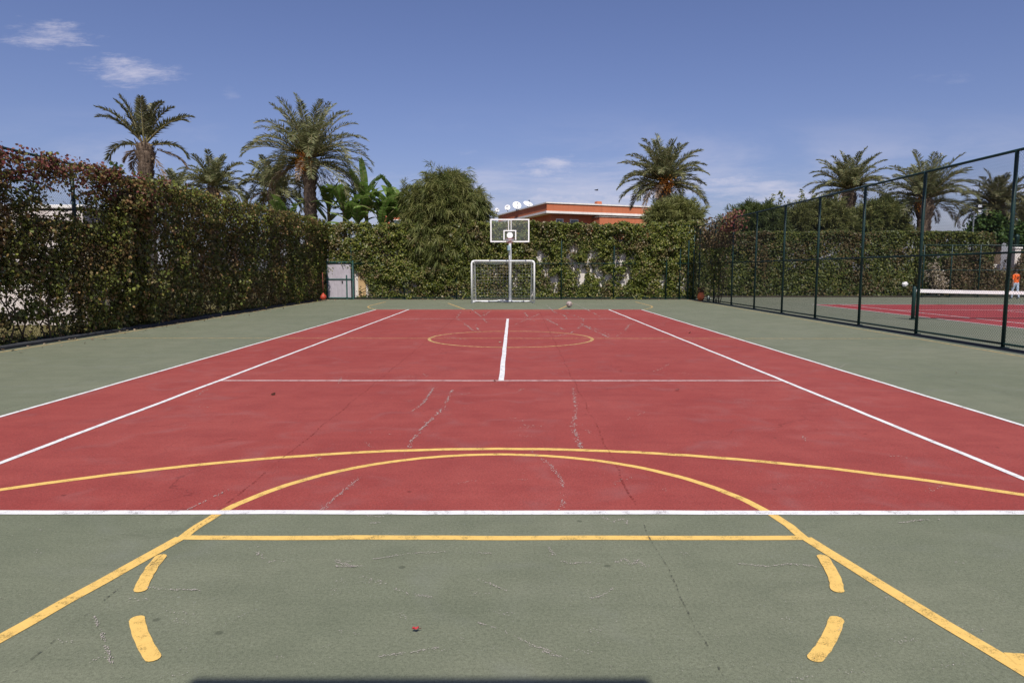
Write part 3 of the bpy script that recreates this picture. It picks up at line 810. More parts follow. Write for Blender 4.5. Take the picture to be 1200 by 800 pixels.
def leafy_tree(name, label, cat, base, blobs, n, mat, seed, size=(.12, .24)):
    r = np.random.RandomState(seed)
    o = thing(name, label, cat, (base[0], base[1], 0)); tr = MB(); top = max(b[2] for b in blobs)
    tr.tube([(0, 0, -.05), (.05, 0, top * .4), (0, .05, top * .8)], [.16, .12, .05], 8)
    for b in blobs: tr.tube([(0, 0, top * .3), (b[0] * .5, b[1] * .5, top * .3 + (b[2] - top * .3) * .6), b[:3]], [.08, .05, .02], 6)
    C = []
    pr = np.array([b[3] * b[4] * b[5] for b in blobs]) ** .8; pr /= pr.sum()
    cl = []
    for i in range(n // 28):
        b = blobs[r.choice(len(blobs), p=pr)]; d = r.randn(3); d /= np.linalg.norm(d)
        cl.append(np.array(b[:3]) + d * np.array(b[3:]) * r.rand() ** .4)
    cl = np.array(cl); C = cl[r.randint(len(cl), size=n)] + r.randn(n, 3) * .17
    leaves('crown', C, r.randn(n, 3) + np.array([0, -.4, .8]), r.randn(n, 3) + np.array([0, 0, -.5]), r.uniform(size[0], size[1], n), mat, o)
    tr.build('trunk', M['wood'], o); return o
def leafy_px(name, label, cat, Y, bx, blobs, n, mat, seed, **kw):
    bb = at(bx, 330, Y); base = (bb[0], Y)
    return leafy_tree(name, label, cat, base, [pxblob(*b, Y, base) for b in blobs], n, mat, seed, **kw)
leafy_px('broadleaf_tree', 'glossy green leafy tree beside the floodlight post on the right', 'tree', 46.5, 1150,
         [(1150, 268, 12, 12), (1158, 258, 12, 10), (1140, 276, 10, 10), (1165, 274, 12, 12)], 4200, M['broad_leaf'], 21)
leafy_px('broadleaf_tree', 'low green leafy tree right of the stout palm trunk', 'tree', 47.0, 1185,
         [(1185, 272, 12, 12), (1178, 264, 9, 8), (1192, 282, 10, 10)], 3400, M['broad_leaf'], 22)
leafy_px('flowering_shrub', 'pale flowering shrub in front of the hedge behind the net post', 'shrub', 41.5, 1092,
         [(1092, 318, 7, 12), (1096, 328, 8, 10)], 900, M['pink_flower'], 23, size=(.06, .12))

# tall shoots over the dark bush
for i, (x, ytop, Y, lab) in enumerate(((905, 227, 44.4, 'thin leafy shoot standing above the dark shaggy tree, leftmost of three'),
                                       (915, 224, 44.4, 'thin leafy shoot above the hedge, middle of three'),
                                       (940, 222, 45.6, 'thin leafy shoot above the wide grey green bush, rightmost of three'),
                                       (132, 190, 24.0, 'single leafy shoot rising over the creeper left of the sparse palm'))):
    r = np.random.RandomState(40 + i); p = at(x, ytop, Y); o = thing('leafy_shoot', lab, 'plant', (p[0], Y, 0), group='tall thin shoots' if i < 3 else None)
    MB().tube([(0, 0, -.05), (.05, 0, p[2] * .6), (0, 0, p[2])], [.03, .02, .006], 5).build('stem', M['wood'], o)
    k = 170; zz = p[2] - rng.uniform(0, 2.2, k); rad = .10 + .05 * (p[2] - zz)
    C = np.stack([r.randn(k) * rad * .8, r.randn(k) * rad * .8, zz], 1)
    leaves('foliage', C, r.randn(k, 3) + np.array([0, -.5, .5]), r.randn(k, 3) * .6 + np.array([0, 0, .5]), r.uniform(.08, .16, k), M['broad_leaf'] if i == 3 else M['feather2'], o)

# ------------------------------------------------------------------ palms
def frond_geo(V, rach, origin, az, el, L, droop, r, lw=.05, ll=.55, nseg=14, twist=0.0, ratio=1.0):
    pts = []; p = np.array(origin, float); e = el; tang = []
    hd = np.array([math.cos(az), math.sin(az), 0]); side = np.array([-math.sin(az), math.cos(az), 0])
    bend = r.uniform(-.25, .25)
    for i in range(nseg + 1):
        s = i / nseg
        d = hd * math.cos(e) + np.array([0, 0, math.sin(e)]) + side * bend * s * .4
        d /= np.linalg.norm(d)
        pts.append(p.copy()); tang.append(d); p = p + d * L / nseg
        e -= droop * (.25 + 1.9 * s * s + .5 * s) / nseg
    rach.tube([tuple(q) for q in pts], [.045 * (1 - .85 * i / nseg) * ratio for i in range(nseg + 1)], 4, False)
    pts = np.array(pts); tang = np.array(tang)
    nl = int(58 * ratio + 14)
    for k in range(nl):
        s = .12 + .88 * (k + r.rand()) / nl
        i = min(int(s * nseg), nseg - 1); f = s * nseg - i
        b = pts[i] * (1 - f) + pts[i + 1] * f; tg = tang[i]
        up = np.cross(tg, side); up = -up if up[2] < 0 else up
        l = ll * (math.sin(math.pi * min(1, (.18 + .80 * s))) ** .6) * r.uniform(.8, 1.12) + .08
        for sg in (-1, 1):
            d = tg * (.55 + .5 * s) + side * sg * .9 + up * (.38 + .2 * r.randn()) + r.randn(3) * .1
            d /= np.linalg.norm(d)
            tip = b + d * l; tip[2] -= .18 * l
            mid = b + d * l * .4
            w_ = np.cross(d, up + r.randn(3) * .5); w_ /= np.linalg.norm(w_) + 1e-9
            w_ *= lw * .5 * r.uniform(.7, 1.2)
            V.append((b, mid + w_, tip, mid - w_))
def palm(label, px, py_top, Y, tr, L, n, seed, el_rng=(1.45, -.45), droop=1.5, dead=5, fruit=0, mat='palm_leaf', lean=0.0, az_list=None, head=1.25, ll=.56, lw=.052):
    r = np.random.RandomState(seed)
    x, _, zt = at(px, py_top, Y)
    o = thing('palm_tree', label, 'palm tree', (x - lean, Y, 0))
    tm = MB(); prof = []; nr = int(zt / .16)
    top = np.array([lean, 0, zt])
    pts = []; rad = []
    for i in range(nr + 1):
        s = i / nr; z = -.1 + (zt + .1) * s
        rr = tr * (1.12 - .2 * s) * (1 + .07 * (1 if i % 2 else -1) + .04 * r.randn())
        if s > .82: rr = tr * (.92 + (head - .92) * math.sin(min(1, (s - .82) / .12) * math.pi / 2)) * (1 + .06 * r.randn())
        if s > .97: rr *= .75
        pts.append((lean * s ** 1.5 + .01 * r.randn(), .01 * r.randn(), z)); rad.append(rr)
    tm.tube(pts, rad, 14)
    # stubs of cut leaf bases
    for i in range(240):
        s = r.uniform(.25, 1.0) if i < 90 else r.uniform(.78, 1.0); a = r.rand() * 6.283; k = int(s * nr); c = pts[k]; rr = rad[k]
        ca, sa = math.cos(a), math.sin(a); ln = r.uniform(.10, .22) * (1.0 if s < .8 else 1.5); hw = .045
        b = (c[0] + ca * rr * .9, c[1] + sa * rr * .9, c[2]); tp = (b[0] + ca * ln * .55, b[1] + sa * ln * .55, b[2] + ln)
        tm.add([(b[0] - sa * hw, b[1] + ca * hw, b[2] - .04), (b[0] + sa * hw, b[1] - ca * hw, b[2] - .04), (tp[0] + sa * hw * .6, tp[1] - ca * hw * .6, tp[2]), (tp[0] - sa * hw * .6, tp[1] + ca * hw * .6, tp[2]), (b[0] + ca * .05, b[1] + sa * .05, b[2] + .01)],
               [(0, 1, 2, 3), (0, 4, 1), (4, 2, 1), (0, 3, 4), (3, 2, 4)])
    tm.build('trunk', M['palm_trunk'], o)
    V = []; ra = MB()
    specs = az_list or [(i * 2.39996 + r.uniform(-.25, .25), el_rng[0] + (el_rng[1] - el_rng[0]) * ((i + .5) / n) ** .85 + r.uniform(-.1, .1), L * r.uniform(.85, 1.1), droop * r.uniform(.75, 1.2)) for i in range(n)]
    if not az_list: specs = [(q[0], q[1], q[2], q[3] * (1 - .6 * max(0, math.sin(q[1])) ** 4)) for q in specs]
    if not az_list: specs = [q for q in specs if not (q[1] < .35 and abs(((q[0] + math.pi / 2 + math.pi) % (2 * math.pi)) - math.pi) < .75 and r.rand() < .8)]
    for (az, el, l, dr) in specs:
        org = top + np.array([math.cos(az) * tr * .4, math.sin(az) * tr * .4, -.12 if el < .3 else .05])
        frond_geo(V, ra, org, az, el, l, dr, r, lw, ll)
    c = np_mesh('crown', np.array(V), 4, M[mat], o)
    ra.build('frond_stems', M['banana_stem'], o)
    if dead:
        V = []; ra = MB()
        dl = dead if isinstance(dead, list) else [(r.rand() * 6.283, r.uniform(-.5, -.05), L * r.uniform(.6, .9), r.uniform(1.0, 1.8)) for i in range(dead)]
        for (az, el, l, dr) in dl:
            frond_geo(V, ra, top + np.array([math.cos(az) * tr, math.sin(az) * tr, -.25]), az, el, l, dr, r, lw * .8, ll * .6, ratio=.8)
        np_mesh('dead_fronds', np.array(V), 4, M['palm_dead'], o); 
    if fruit:
        V = []
        for i in range(fruit):
            a = r.uniform(-2.9, -.25); 
            c = top + np.array([math.cos(a) * tr * 1.5, math.sin(a) * tr * 1.5, -.05 - .35 * r.rand()])
            k = 130; q = c + r.randn(k, 3) * np.array([.16, .16, .24]); s = r.randn(k, 3); s /= np.linalg.norm(s, axis=1, keepdims=True); u = np.cross(s, r.randn(k, 3)); u /= np.linalg.norm(u, axis=1, keepdims=True)
            np_mesh('fruit_cluster', np.stack([q - s * .06, q + u * .035, q + s * .06, q - u * .035], 1), 4, M['fruit'], o)
    return o
PI = math.pi
# azimuth 0 = to the right of the picture, PI = left, -PI/2 = towards the camera
palm('sparse palm with few ragged fronds on a thick trunk, behind the creeper on the left', 169, 168, 30.0, .255, 2.4, 0, 1, dead=[(0.15, -.15, 1.7, 1.2), (-.35, -1.0, 2.6, .6), (PI + .3, -.5, .8, 1.0), (PI - .2, -.9, 1.0, .8)], mat='palm_dark',
     az_list=[(PI - .1, .80, 2.35, 1.0), (PI + .25, .95, 2.2, .9), (PI - .9, 1.38, 2.05, .40), (PI + .6, 1.30, 2.0, .40), (PI + .1, 1.20, 2.05, .55), (.1, 1.20, 1.95, 1.0), (-.3, 1.32, 1.9, .85), (.25, .85, 2.3, 1.05), (-.15, .72, 2.3, 1.2),
              (.1, .22, 1.9, 1.7), (PI - .05, .22, 2.0, 2.3), (-1.2, 1.3, 1.9, .6), (1.5, 1.3, 2.0, .5)], head=1.3, lw=.055, ll=.42)
palm('big date palm with drooping crown and orange fruit behind the creeper', 362, 186, 40.0, .36, 3.65, 74, 2, (1.5, -.30), 1.6, 7, 9, ll=.58, lw=.046)
palm('small palm just right of the sparse palm, behind the creeper', 250, 219, 50.0, .34, 2.5, 40, 3, (1.5, -.1), 1.5, 4, 0, lw=.055)
palm('greyish palm left of the big date palm and partly behind it', 320, 222, 52.0, .34, 2.6, 46, 4, (1.45, -.4), 1.65, 6, 0, lw=.06)
palm('faint palm tip showing between the two left palms', 206, 226, 58.0, .34, 2.2, 26, 5, (1.45, -.3), 1.4, 3, 0, lw=.055)
palm('palm with dense upright crown behind the orange building', 778, 214, 45.0, .37, 2.9, 70, 6, (1.5, -.15), 1.35, 5, 4, ll=.54, lw=.05)
palm('palm farthest left of the four seen over and through the right fence', 995, 222, 50.0, .40, 2.9, 50, 7, (1.5, -.05), 1.45, 4, 0, lw=.052)
palm('palm on a stout trunk with an orange fruit tuft, seen through the right fence', 1084, 234, 44.5, .42, 3.0, 54, 8, (1.5, -.1), 1.45, [(.1, -.3, 2.6, 1.2), (PI, -.2, 2.2, 1.6), (.5, -.5, 1.6, 1.2)], 1, lw=.05)
palm('palm behind the floodlight post and the near fence post on the right', 1168, 242, 47.5, .40, 2.5, 38, 9, (1.5, -.05), 1.5, 2, 0, mat='palm_dark', lw=.05)
palm('palm cut off by the right edge, its trunk beside the orange shirt', 1204, 262, 50.0, .42, 2.6, 36, 10, (1.4, -.1), 1.5, 3, 0, mat='palm_dark', lw=.05)

# ------------------------------------------------------------------ banana plants
def banana(label, px, Y, ytop, nl, seed, L=2.2):
    r = np.random.RandomState(seed); x, _, zt = at(px, ytop, Y); sh = max(1.5, zt - L * .8)
    o = thing('banana_plant', label, 'banana plant', (x, Y, 0), group='banana plants behind the ivy wall')
    st = MB(); st.tube([(0, 0, -.05), (.04, 0, sh * .5), (0, .02, sh)], [.16, .13, .09], 10); st.build('stem', M['banana_stem'], o)
    V = []; rb = MB()
    for i in range(nl):
        az = i * 2.4 + r.uniform(-.4, .4); el = r.uniform(.55, 1.5); zb_ = sh - .1 - .9 * r.rand() ** 2; l = L * r.uniform(.75, 1.15); dr = r.uniform(.5, 1.5)
        hd = np.array([math.cos(az), math.sin(az), 0]); side = np.array([-math.sin(az), math.cos(az), 0]); p = np.array([0, 0, zb_]); n = 26; pts = []; tg = []
        e = el
        for k in range(n + 1):
            d = hd * math.cos(e) + np.array([0, 0, math.sin(e)]); pts.append(p.copy()); tg.append(d); p = p + d * l / n; e -= dr * (.3 + 1.3 * k / n) / n
        rb.tube([tuple(q) for q in pts], [.03 * (1 - .8 * k / n) for k in range(n + 1)], 4, False)
        roll = r.uniform(-.35, .35)
        for sg in (-1, 1):
            sag = r.uniform(.05, .5)
            for k in range(4, n):
                s0 = (k - 4) / (n - 4)
                if r.rand() < .16: sag = r.uniform(.0, .7)          # a tear: the next strip hangs at another angle
                wd = .235 * math.sin(math.pi * min(.98, .06 + .9 * s0)) ** .55
                up = np.cross(tg[k], side); up = -up if up[2] < 0 else up
                wv = side * sg * math.cos(sag + roll * sg) - np.array([0, 0, 1]) * math.sin(sag + roll * sg) * .9 + up * .15
                a = pts[k]; b = pts[k + 1]
                V.append((a, b + tg[k] * .0, b + wv * wd + tg[k] * .12, a + wv * wd + tg[k] * (.12 - (.03 if r.rand() < .25 else 0))))
    np_mesh('leaves', np.array(V), 4, M['banana'], o); rb.build('leaf_stalks', M['banana_stem'], o)
for a in (('banana plant right next to the big palm trunk', 402, 39.6, 205, 15, 1), ('tallest banana plant with broad arching leaves left of the feathery tree', 428, 39.9, 197, 18, 2), ('banana plant touching the feathery tree', 458, 40.2, 203, 16, 3),
          ('banana plant half hidden by the feathery tree on its right', 472, 40.6, 208, 14, 7), ('banana plant behind the big palm trunk', 384, 40.9, 212, 12, 8),
          ('banana plant with a bright yellow green leaf left of the palm trunk', 336, 39.3, 222, 9, 4), ('low banana plant in front of the taller ones', 418, 38.95, 220, 15, 5), ('low banana plant by the orange house corner', 446, 38.95, 220, 14, 6)):
    banana(*a, L=2.5 if a[3] < 210 else 2.0)

# ------------------------------------------------------------------ buildings and walls
o = thing('garden_wall', 'white plastered wall showing through the ivy behind the goal', 'wall', (0, 38.40, 0))
MB().box((.55, 0, 1.6), (18.9, .2, 3.3)).build('masonry', M['wall'], o)
MB().box((.55, 0, 3.29), (19.0, .3, .08), 0, .015).build('coping', M['white_trim'], o)
MB().box((-8.42, -.13, 1.05), (.42, .1, 2.2)).build('ochre_panel', M['ochre'], o)
# gate in the far left corner
gx, _ = gnd(397, 350.8)
o = thing('metal_gate', 'pale panelled gate with a green frame in the far left corner', 'gate', (-9.55, 37.93, 0))
MB().box((0, 0, 1.02), (1.36, .03, 1.9)).build('panel', M['gate_panel'], o)
f = MB()
for xx, hh in ((-.72, 2.15), (.36, 1.35), (.72, 2.15)): f.box((xx, -.03, hh / 2), (.07, .06, hh), 0, .008)
for zz in (.09, 1.12, 2.06): f.box((0, -.035, zz), (1.36, .05, .06), 0, .008)
f.build('frame', M['gate'], o)
MB().box((.12, -.06, .98), (.07, .05, .09), 0, .01).build('lock', M['black'], o)

# white house beyond the left fence
hx0, _, hz = at(-60, 240, 23.0); hx1, _, _ = at(96, 240, 23.0)
o = thing('house', 'low white house beyond the creeper on the left', 'house', ((hx0 + hx1) / 2 - 3, 23, 0))
wd = hx1 - hx0 + 6
MB().box((0, 2.2, hz / 2 - .1), (wd, 4.4, hz - .2)).build('wall', M['wall_left'], o)
MB().box((0, 2.2, hz - .06), (wd + .08, 4.5, .12), 0, .02).build('roof', M['white_trim'], o)
for xx in (-4.5, 1.0, wd / 2 - 3.2):
    fr = MB()
    for (cx, cz, dx, dz) in ((0, .62, 1.2, .07), (0, -.62, 1.2, .07), (-.565, 0, .07, 1.17), (.565, 0, .07, 1.17), (0, 0, .05, 1.17)): fr.box((xx + cx, -.03, 1.7 + cz), (dx, .08, dz))
    wn = fr.build('window', M['white_trim'], o); MB().box((xx, .0, 1.7), (1.06, .03, 1.17)).build('pane', M['pane'], wn)
# low pale wall in front of it
o = thing('garden_wall', 'low pale pinkish wall standing on the dry lawn left of the court', 'wall', (-17.5, 20.5, 0))
MB().box((0, 0, .55), (9.5, .22, 1.15)).build('masonry', M['wall_left'], o)
MB().box((0, 0, 1.15), (9.6, .3, .07), 0, .01).build('coping', M['white_trim'], o)

def offset_poly(P, d):
    n = len(P); out = []
    for i in range(n):
        a = Vector(P[i - 1]); b = Vector(P[i]); c = Vector(P[(i + 1) % n])
        d1 = (b - a).normalized(); d2 = (c - b).normalized(); n1 = Vector((d1.y, -d1.x)); n2 = Vector((d2.y, -d2.x))
        m = (n1 + n2); m = m / (1 + n1.dot(n2)); out.append((b.x + m.x * d, b.y + m.y * d))
    return out
A = (2.45, 50.0); B = (12.6, 54.2); Cc = (-1.3, 61.5); D = (9.0, 66.0)
poly = [A, B, D, Cc]
zz = lambda py, Y: at(600, py, Y)[2]
zt = zz(238.2, 50); zb = zz(247.0, 50); zw_ = zz(249.6, 50)
o = thing('building', 'orange flat-roofed building with white bands above the end hedge', 'building', (6, 56, 0))
sh = lambda P: [(p[0] - 6, p[1] - 56) for p in P]
MB().prism(sh(offset_poly(poly, -.55)), -.05, zw_).build('wall', M['orange'], o)
MB().prism(sh(offset_poly(poly, .06)), zw_, zb).build('cornice', M['white_trim'], o)
MB().prism(sh(poly), zb, zt).build('parapet', M['orange'], o)
MB().prism(sh(offset_poly(poly, .07)), zt, zt + .09).build('coping', M['white_trim'], o)
ab = (Vector(B) - Vector(A)).normalized(); nb = Vector((ab.y, -ab.x)); rot = math.atan2(ab.y, ab.x)
Ai = Vector(A) + ab * .55 - nb * .55
for s, wdt in ((.75, .6), (1.95, .7), (5.2, .9), (7.4, .9)):
    q = Ai + ab * s + nb * .02 - Vector((6, 56)); z0 = zz(262.5, 51)
    w_ = MB().box((q.x, q.y, z0), (wdt, .07, .75), rot).build('window', M['white_trim'], o)
    q2 = q + nb * .03
    MB().box((q2.x, q2.y, z0), (wdt - .14, .03, .61), rot).build('pane', M['pane'], w_)
# lower wing
q = Ai + ab * 6.1 + nb * .55 - Vector((6, 56)); zl = zz(254.8, 51.5)
MB().box((q.x, q.y, zl / 2), (5.2, 1.1, zl), rot).build('wing', M['orange'], o)
MB().box((q.x, q.y, zl + .03), (5.3, 1.2, .06), rot).build('wing_coping', M['tile'], o)
q = Ai + ab * .3 + nb * 1.0 - Vector((6, 56))
cm = MB(); cm.box((q.x, q.y, zz(261.5, 49.5)), (3.6, 1.6, .07), rot + .05); cm.box((q.x + 2.1, q.y + .7, zz(266, 49.5)), (3.6, 1.6, .07), rot + .05); cm.build('canopy', M['roof_dark'], o)
ch = at(701, 240, 55.5)
MB().box((ch[0] - 6, -.5, ch[2] - .2), (.42, .42, .9), rot, .02).build('chimney', M['orange'], o)

# part of a second orange house behind the bananas
o = thing('house', 'orange house corner glimpsed between the bananas and the feathery tree', 'house', (-7.2, 52, 0))
h2 = zz(241.5, 52)
MB().box((0, 2.5, h2 / 2), (5.4, 5, h2)).build('wall', M['orange'], o)
MB().box((0, 2.45, h2 + .07), (5.9, 5.5, .14), 0, .02).build('roof', M['white_trim'], o)
fr = MB().box((-1.6, -.02, h2 - 1.5), (.9, .07, 1.0)).build('window', M['white_trim'], o); MB().box((-1.6, -.05, h2 - 1.5), (.74, .03, .84)).build('pane', M['pane'], fr)

# satellite dishes on the roof
def dish(label, px, py, Y, r_, rz, tilt):
    x, _, z = at(px, py, Y)
    o = thing('satellite_dish', label, 'satellite dish', (x, Y, zt), rz, group='satellite dishes on the orange building')
    h = max(.3, z - zt)
    MB().tube([(0, 0, 0), (0, 0, h)], .03, 8).build('mast', M['lamp'], o)
    b = MB(); n = 20; vs = [(0, 0, 0)]; fs = []
    for sh_ in (0, -.02):
        pass
    rings = 5
    T = Matrix.Rotation(-tilt, 4, 'X')
    P = []
    for k in range(1, rings + 1):
        rr = r_ * k / rings
        for i in range(n):
            a = 2 * PI * i / n; P.append(T @ Vector((rr * math.cos(a), -.3 * rr * rr / r_ , rr * math.sin(a))) )
    vs = [Vector((0, 0, 0))] + P
    for i in range(n): fs.append((0, 1 + i, 1 + (i + 1) % n))
    for k in range(rings - 1):
        for i in range(n):
            a = 1 + k * n + i; c2 = 1 + k * n + (i + 1) % n; fs.append((a, a + n, c2 + n, c2))
    bk = T @ Vector((0, .03, 0)); m0 = len(vs)
    vs2 = [v + bk for v in vs]; fs2 = [tuple(m0 + q for q in f[::-1]) for f in fs]
    e = 1 + (rings - 1) * n
    for i in range(n): fs2.append((e + i, m0 + e + i, m0 + e + (i + 1) % n, e + (i + 1) % n))
    b.add([v + Vector((0, -.06, h)) for v in vs + vs2], fs + fs2, True)
    b.build('reflector', M['dish'], o)
    tip = T @ Vector((0, -r_ * 1.0, 0)); lo = T @ Vector((0, -.1, -r_ * .95))
    MB().tube([(lo.x, lo.y - .06, lo.z + h), (tip.x, tip.y - .06, tip.z + h)], .014, 5).box((tip.x, tip.y - .06, tip.z + h), (.07, .09, .07)).build('receiver_arm', M['lamp'], o)
dish('small low satellite dish at the left end of the roof', 582, 249, 59.5, .20, .5, .35)
dish('small upright satellite dish on the roof left of the two big ones', 595, 244.5, 57, .235, -.2, .3)
dish('large round satellite dish on the roof between a small dish and a tilted one', 605.3, 241.5, 56, .36, .25, .55)
dish('large flat tilted satellite dish nearest the roof corner', 618, 240.2, 55, .39, .5, .95)

# low wall and post far right
o = thing('garden_wall', 'low weathered white wall in the scrub at the far right', 'wall', (29.9, 43.5, 0))
MB().box((0, 0, .95), (1.7, .25, 1.95)).build('masonry', M['wall'], o); MB().box((0, 0, 1.95), (1.8, .33, .07), 0, .01).build('coping', M['white_trim'], o)
x, _, z = at(1178, 292, 43.0)
o = thing('gate_pillar', 'slim pale stone pillar with a dark lantern in the scrub at the right', 'pillar', (x, 42.1, 0))
MB().box((0, 0, z / 2), (.34, .34, z), 0, .02).build('shaft', M['wall_left'], o); MB().box((0, 0, z + .04), (.46, .46, .1), 0, .02).build('cap', M['white_trim'], o)
MB().lathe([(.05, 0), (.11, .05), (.13, .6), (.16, .64), (.02, .8)], (0, 0, z + .09), 8).build('lantern', M['fence'], o)

# ------------------------------------------------------------------ goal
GX, GY = -.48, 33.35
o = thing('goal', 'white handball goal with a net in front of the ivy', 'goal', (GX, GY, 0))
hw, gh, dep, dt = 1.52, 2.06, 1.25, .85
for s in (-1, 1):
    MB().tube([(s * hw, 0, 0), (s * hw, 0, gh - .12), (s * (hw - .035), 0, gh - .035), (s * (hw - .12), 0, gh)], .045, 12).build('post', M['white_metal'], o)
MB().tube([(-hw + .12, 0, gh), (hw - .12, 0, gh)], .045, 12).build('crossbar', M['white_metal'], o)
for s in (-1, 1):
    MB().tube([(s * (hw - .02), .0, gh - .06), (s * (hw - .09), dt * .7, gh - .07), (s * (hw - .11), dt, gh - .16), (s * (hw - .13), dep, .04)], .024, 8).build('back_stay', M['white_metal'], o)
    MB().tube([(s * hw, 0, .03), (s * (hw - .13), dep, .03)], .024, 8).build('side_bar', M['white_metal'], o)
MB().tube([(-hw + .13, dep, .04), (hw - .13, dep, .04)], .035, 10).build('ground_bar', M['white_metal'], o)
def netgrid(fn, nu, nv, sub=1):
    ls = []
    return ls
prof = [(0, gh - .02), (dt * .35, gh - .09), (dt * .7, gh - .10), (dt, gh - .18)] + [(dt + (dep - dt) * k / 7 - .10 * math.sin(PI * k / 7), (gh - .18) * (1 - k / 7) + .03) for k in range(1, 8)]
prof = np.array(prof); seg = np.cumsum(np.r_[0, np.linalg.norm(np.diff(prof, axis=0), axis=1)])
def PR(s): return np.interp(s, seg, prof[:, 0]), np.interp(s, seg, prof[:, 1])
cell = .16; ns = int(seg[-1] / cell); nx = int(2 * (hw - .08) / cell)
S = np.linspace(0, seg[-1], ns + 1); Xs = np.linspace(-(hw - .06), hw - .06, nx + 1)
yy, zz_ = PR(S)
sagx = lambda X: .03 * np.cos(X * 3)
P1 = np.zeros((nx + 1, ns + 1, 3)); P1[..., 0] = Xs[:, None] * (1 - .05 * (S / seg[-1]))[None, :]; P1[..., 1] = yy[None, :] + sagx(Xs)[:, None] * np.sin(PI * S / seg[-1])[None, :] + .012 * rng.randn(nx + 1, ns + 1); P1[..., 2] = zz_[None, :]
nm = strands('net', P1, .0016, M['white_net'], o)
strands('net', P1.transpose(1, 0, 2).copy(), .0016, M['white_net'], o)
for s in (-1, 1):
    ls = []
    zs = np.arange(.06, gh - .1, cell); K = 12
    Q = np.zeros((len(zs), K, 3))
    for i, z in enumerate(zs):
        ymax = np.interp(z, prof[::-1, 1][:9], prof[::-1, 0][:9]); tt = np.linspace(0, 1, K)
        Q[i, :, 0] = s * (hw - .03 - .09 * tt + .03 * np.sin(tt * 6)); Q[i, :, 1] = tt * ymax; Q[i, :, 2] = z
    strands('side_net', Q, .0016, M['white_net'], o)
    Q2 = np.zeros((11, 20, 3))
    for i in range(11):
        tt = i / 10; zz2 = np.linspace(.04, gh - .1, 20)
        ym = np.interp(zz2, prof[::-1, 1][:9], prof[::-1, 0][:9]); Q2[i, :, 0] = s * (hw - .03 - .09 * tt); Q2[i, :, 1] = tt * ym; Q2[i, :, 2] = zz2
    strands('side_net', Q2, .0016, M['white_net'], o)
# slack net bunched along the ground bar
b = MB()
for k in range(5):
    x0 = -hw - .12 if k == 0 else rng.uniform(-hw, hw - .8); L_ = min(rng.uniform(.7, 1.6), hw - .15 - x0)
    pts = [(x0 + L_ * q / 10, dep - .10 + .05 * rng.randn(), .045 + .022 * rng.rand() + (.05 if abs(x0 + L_ * q / 10 + .05) < .2 else 0)) for q in range(11)]
    b.tube(pts, [.012] + [.03 + .012 * rng.rand() for q in range(9)] + [.012], 6)
b.build('bunched_net', M['white_net'], o)

# ------------------------------------------------------------------ basketball stands
def hoop(label, loc, rz, clear, pole_back):
    o = thing('basketball_stand', label, 'basketball hoop', loc, rz)
    # local: board faces -y at y=0 ; pole stands behind at y=pole_back
    bw, bh, z0 = 1.80, 1.06, 2.90
    MB().tube([(0, pole_back, 0), (0, pole_back, 3.15), (0, pole_back, 3.30)], .076, 14).box((0, pole_back, .012), (.4, .4, .024)).build('pole', M['white_metal'], o)
    a = MB()
    for s in (-1, 1):
        a.tube([(s * .085, pole_back, 3.25), (s * .085, .06, 3.78), (s * .085, .05, 3.9)], .016, 8)
    a.build('arm', M['white_metal'], o)
    pm = M['board_glass'] if clear else M['white_metal']
    bd = MB().box((0, 0, z0 + bh / 2), (bw - .06, .018, bh - .06)).build('backboard', pm, o)
    f = MB(); fw = .055
    for s in (-1, 1):
        f.box((s * (bw / 2 - fw / 2), 0, z0 + bh / 2), (fw, .05, bh)); f.box((0, 0, z0 + bh / 2 + s * (bh / 2 - fw / 2)), (bw - 2 * fw, .05, fw))
    f.build('board_frame', M['white_metal'], bd)
    k = MB(); iw, ih, iz = .59, .45, z0 + .10
    for s in (-1, 1): k.box((s * (iw / 2 - .025), -.014, iz + ih / 2), (.05, .006, ih))
    k.box((0, -.014, iz + ih - .025), (iw - .1, .006, .05))
    if clear:
        for s in (-1, 1): k.box((s * .055, -.0142, iz + ih + (bh - .1 - ih - .055) / 2), (.03, .006, bh - .1 - ih - .055))
    k.build('target_square', M['white_metal'] if clear else M['black'], bd)
    rm = MB(); cz = 3.05; n = 28
    rm.tube([(.225 * math.cos(2 * PI * i / n), -.375 + .225 * math.sin(2 * PI * i / n), cz) for i in range(n + 1)], .011, 6, False)
    rm.box((0, -.045, cz - .04), (.16, .07, .14), 0, .01); rm.box((.055, -.11, cz - .015), (.015, .10, .03)); rm.box((-.055, -.11, cz - .015), (.015, .10, .03))
    ri = rm.build('rim', M['rim'], o)
    if clear:
        # red and white net hanging from the rim
        Q = []
        for i in range(16):
            for sgn in (-1, 1):
                pts = []
                for q in range(8):
                    tt = q / 7; a_ = 2 * PI * i / 16 + sgn * tt * 1.2; rr = .22 - .09 * tt ** .7; pts.append((rr * math.cos(a_), -.375 + rr * math.sin(a_), cz - .01 - .22 * tt))
                Q.append(pts)
        Q = np.array(Q)
        strands('net', Q[:, :4].copy(), .006, M['white_net'], ri); strands('net', Q[:, 3:].copy(), .007, M['rim'], ri)
        bp = MB(); nn = 20
        bp.add([(.145 * math.cos(2 * PI * i / nn), -.022, 3.21 + .145 * math.sin(2 * PI * i / nn)) for i in range(nn)] + [(.135 * math.cos(2 * PI * i / nn), -.034, 3.21 + .135 * math.sin(2 * PI * i / nn)) for i in range(nn)],
               [tuple(range(nn, 2 * nn))] + [(i, (i + 1) % nn, nn + (i + 1) % nn, nn + i) for i in range(nn)])
        bp.build('rim_plate', M['white_metal'], bd)
        MB().box((-.07, pole_back - .2, 2.72), (.16, .12, .26), 0, .02).build('bracket', M['blue_grey'], o)
    return o
bxp = at(597.5, 270, 31.9)
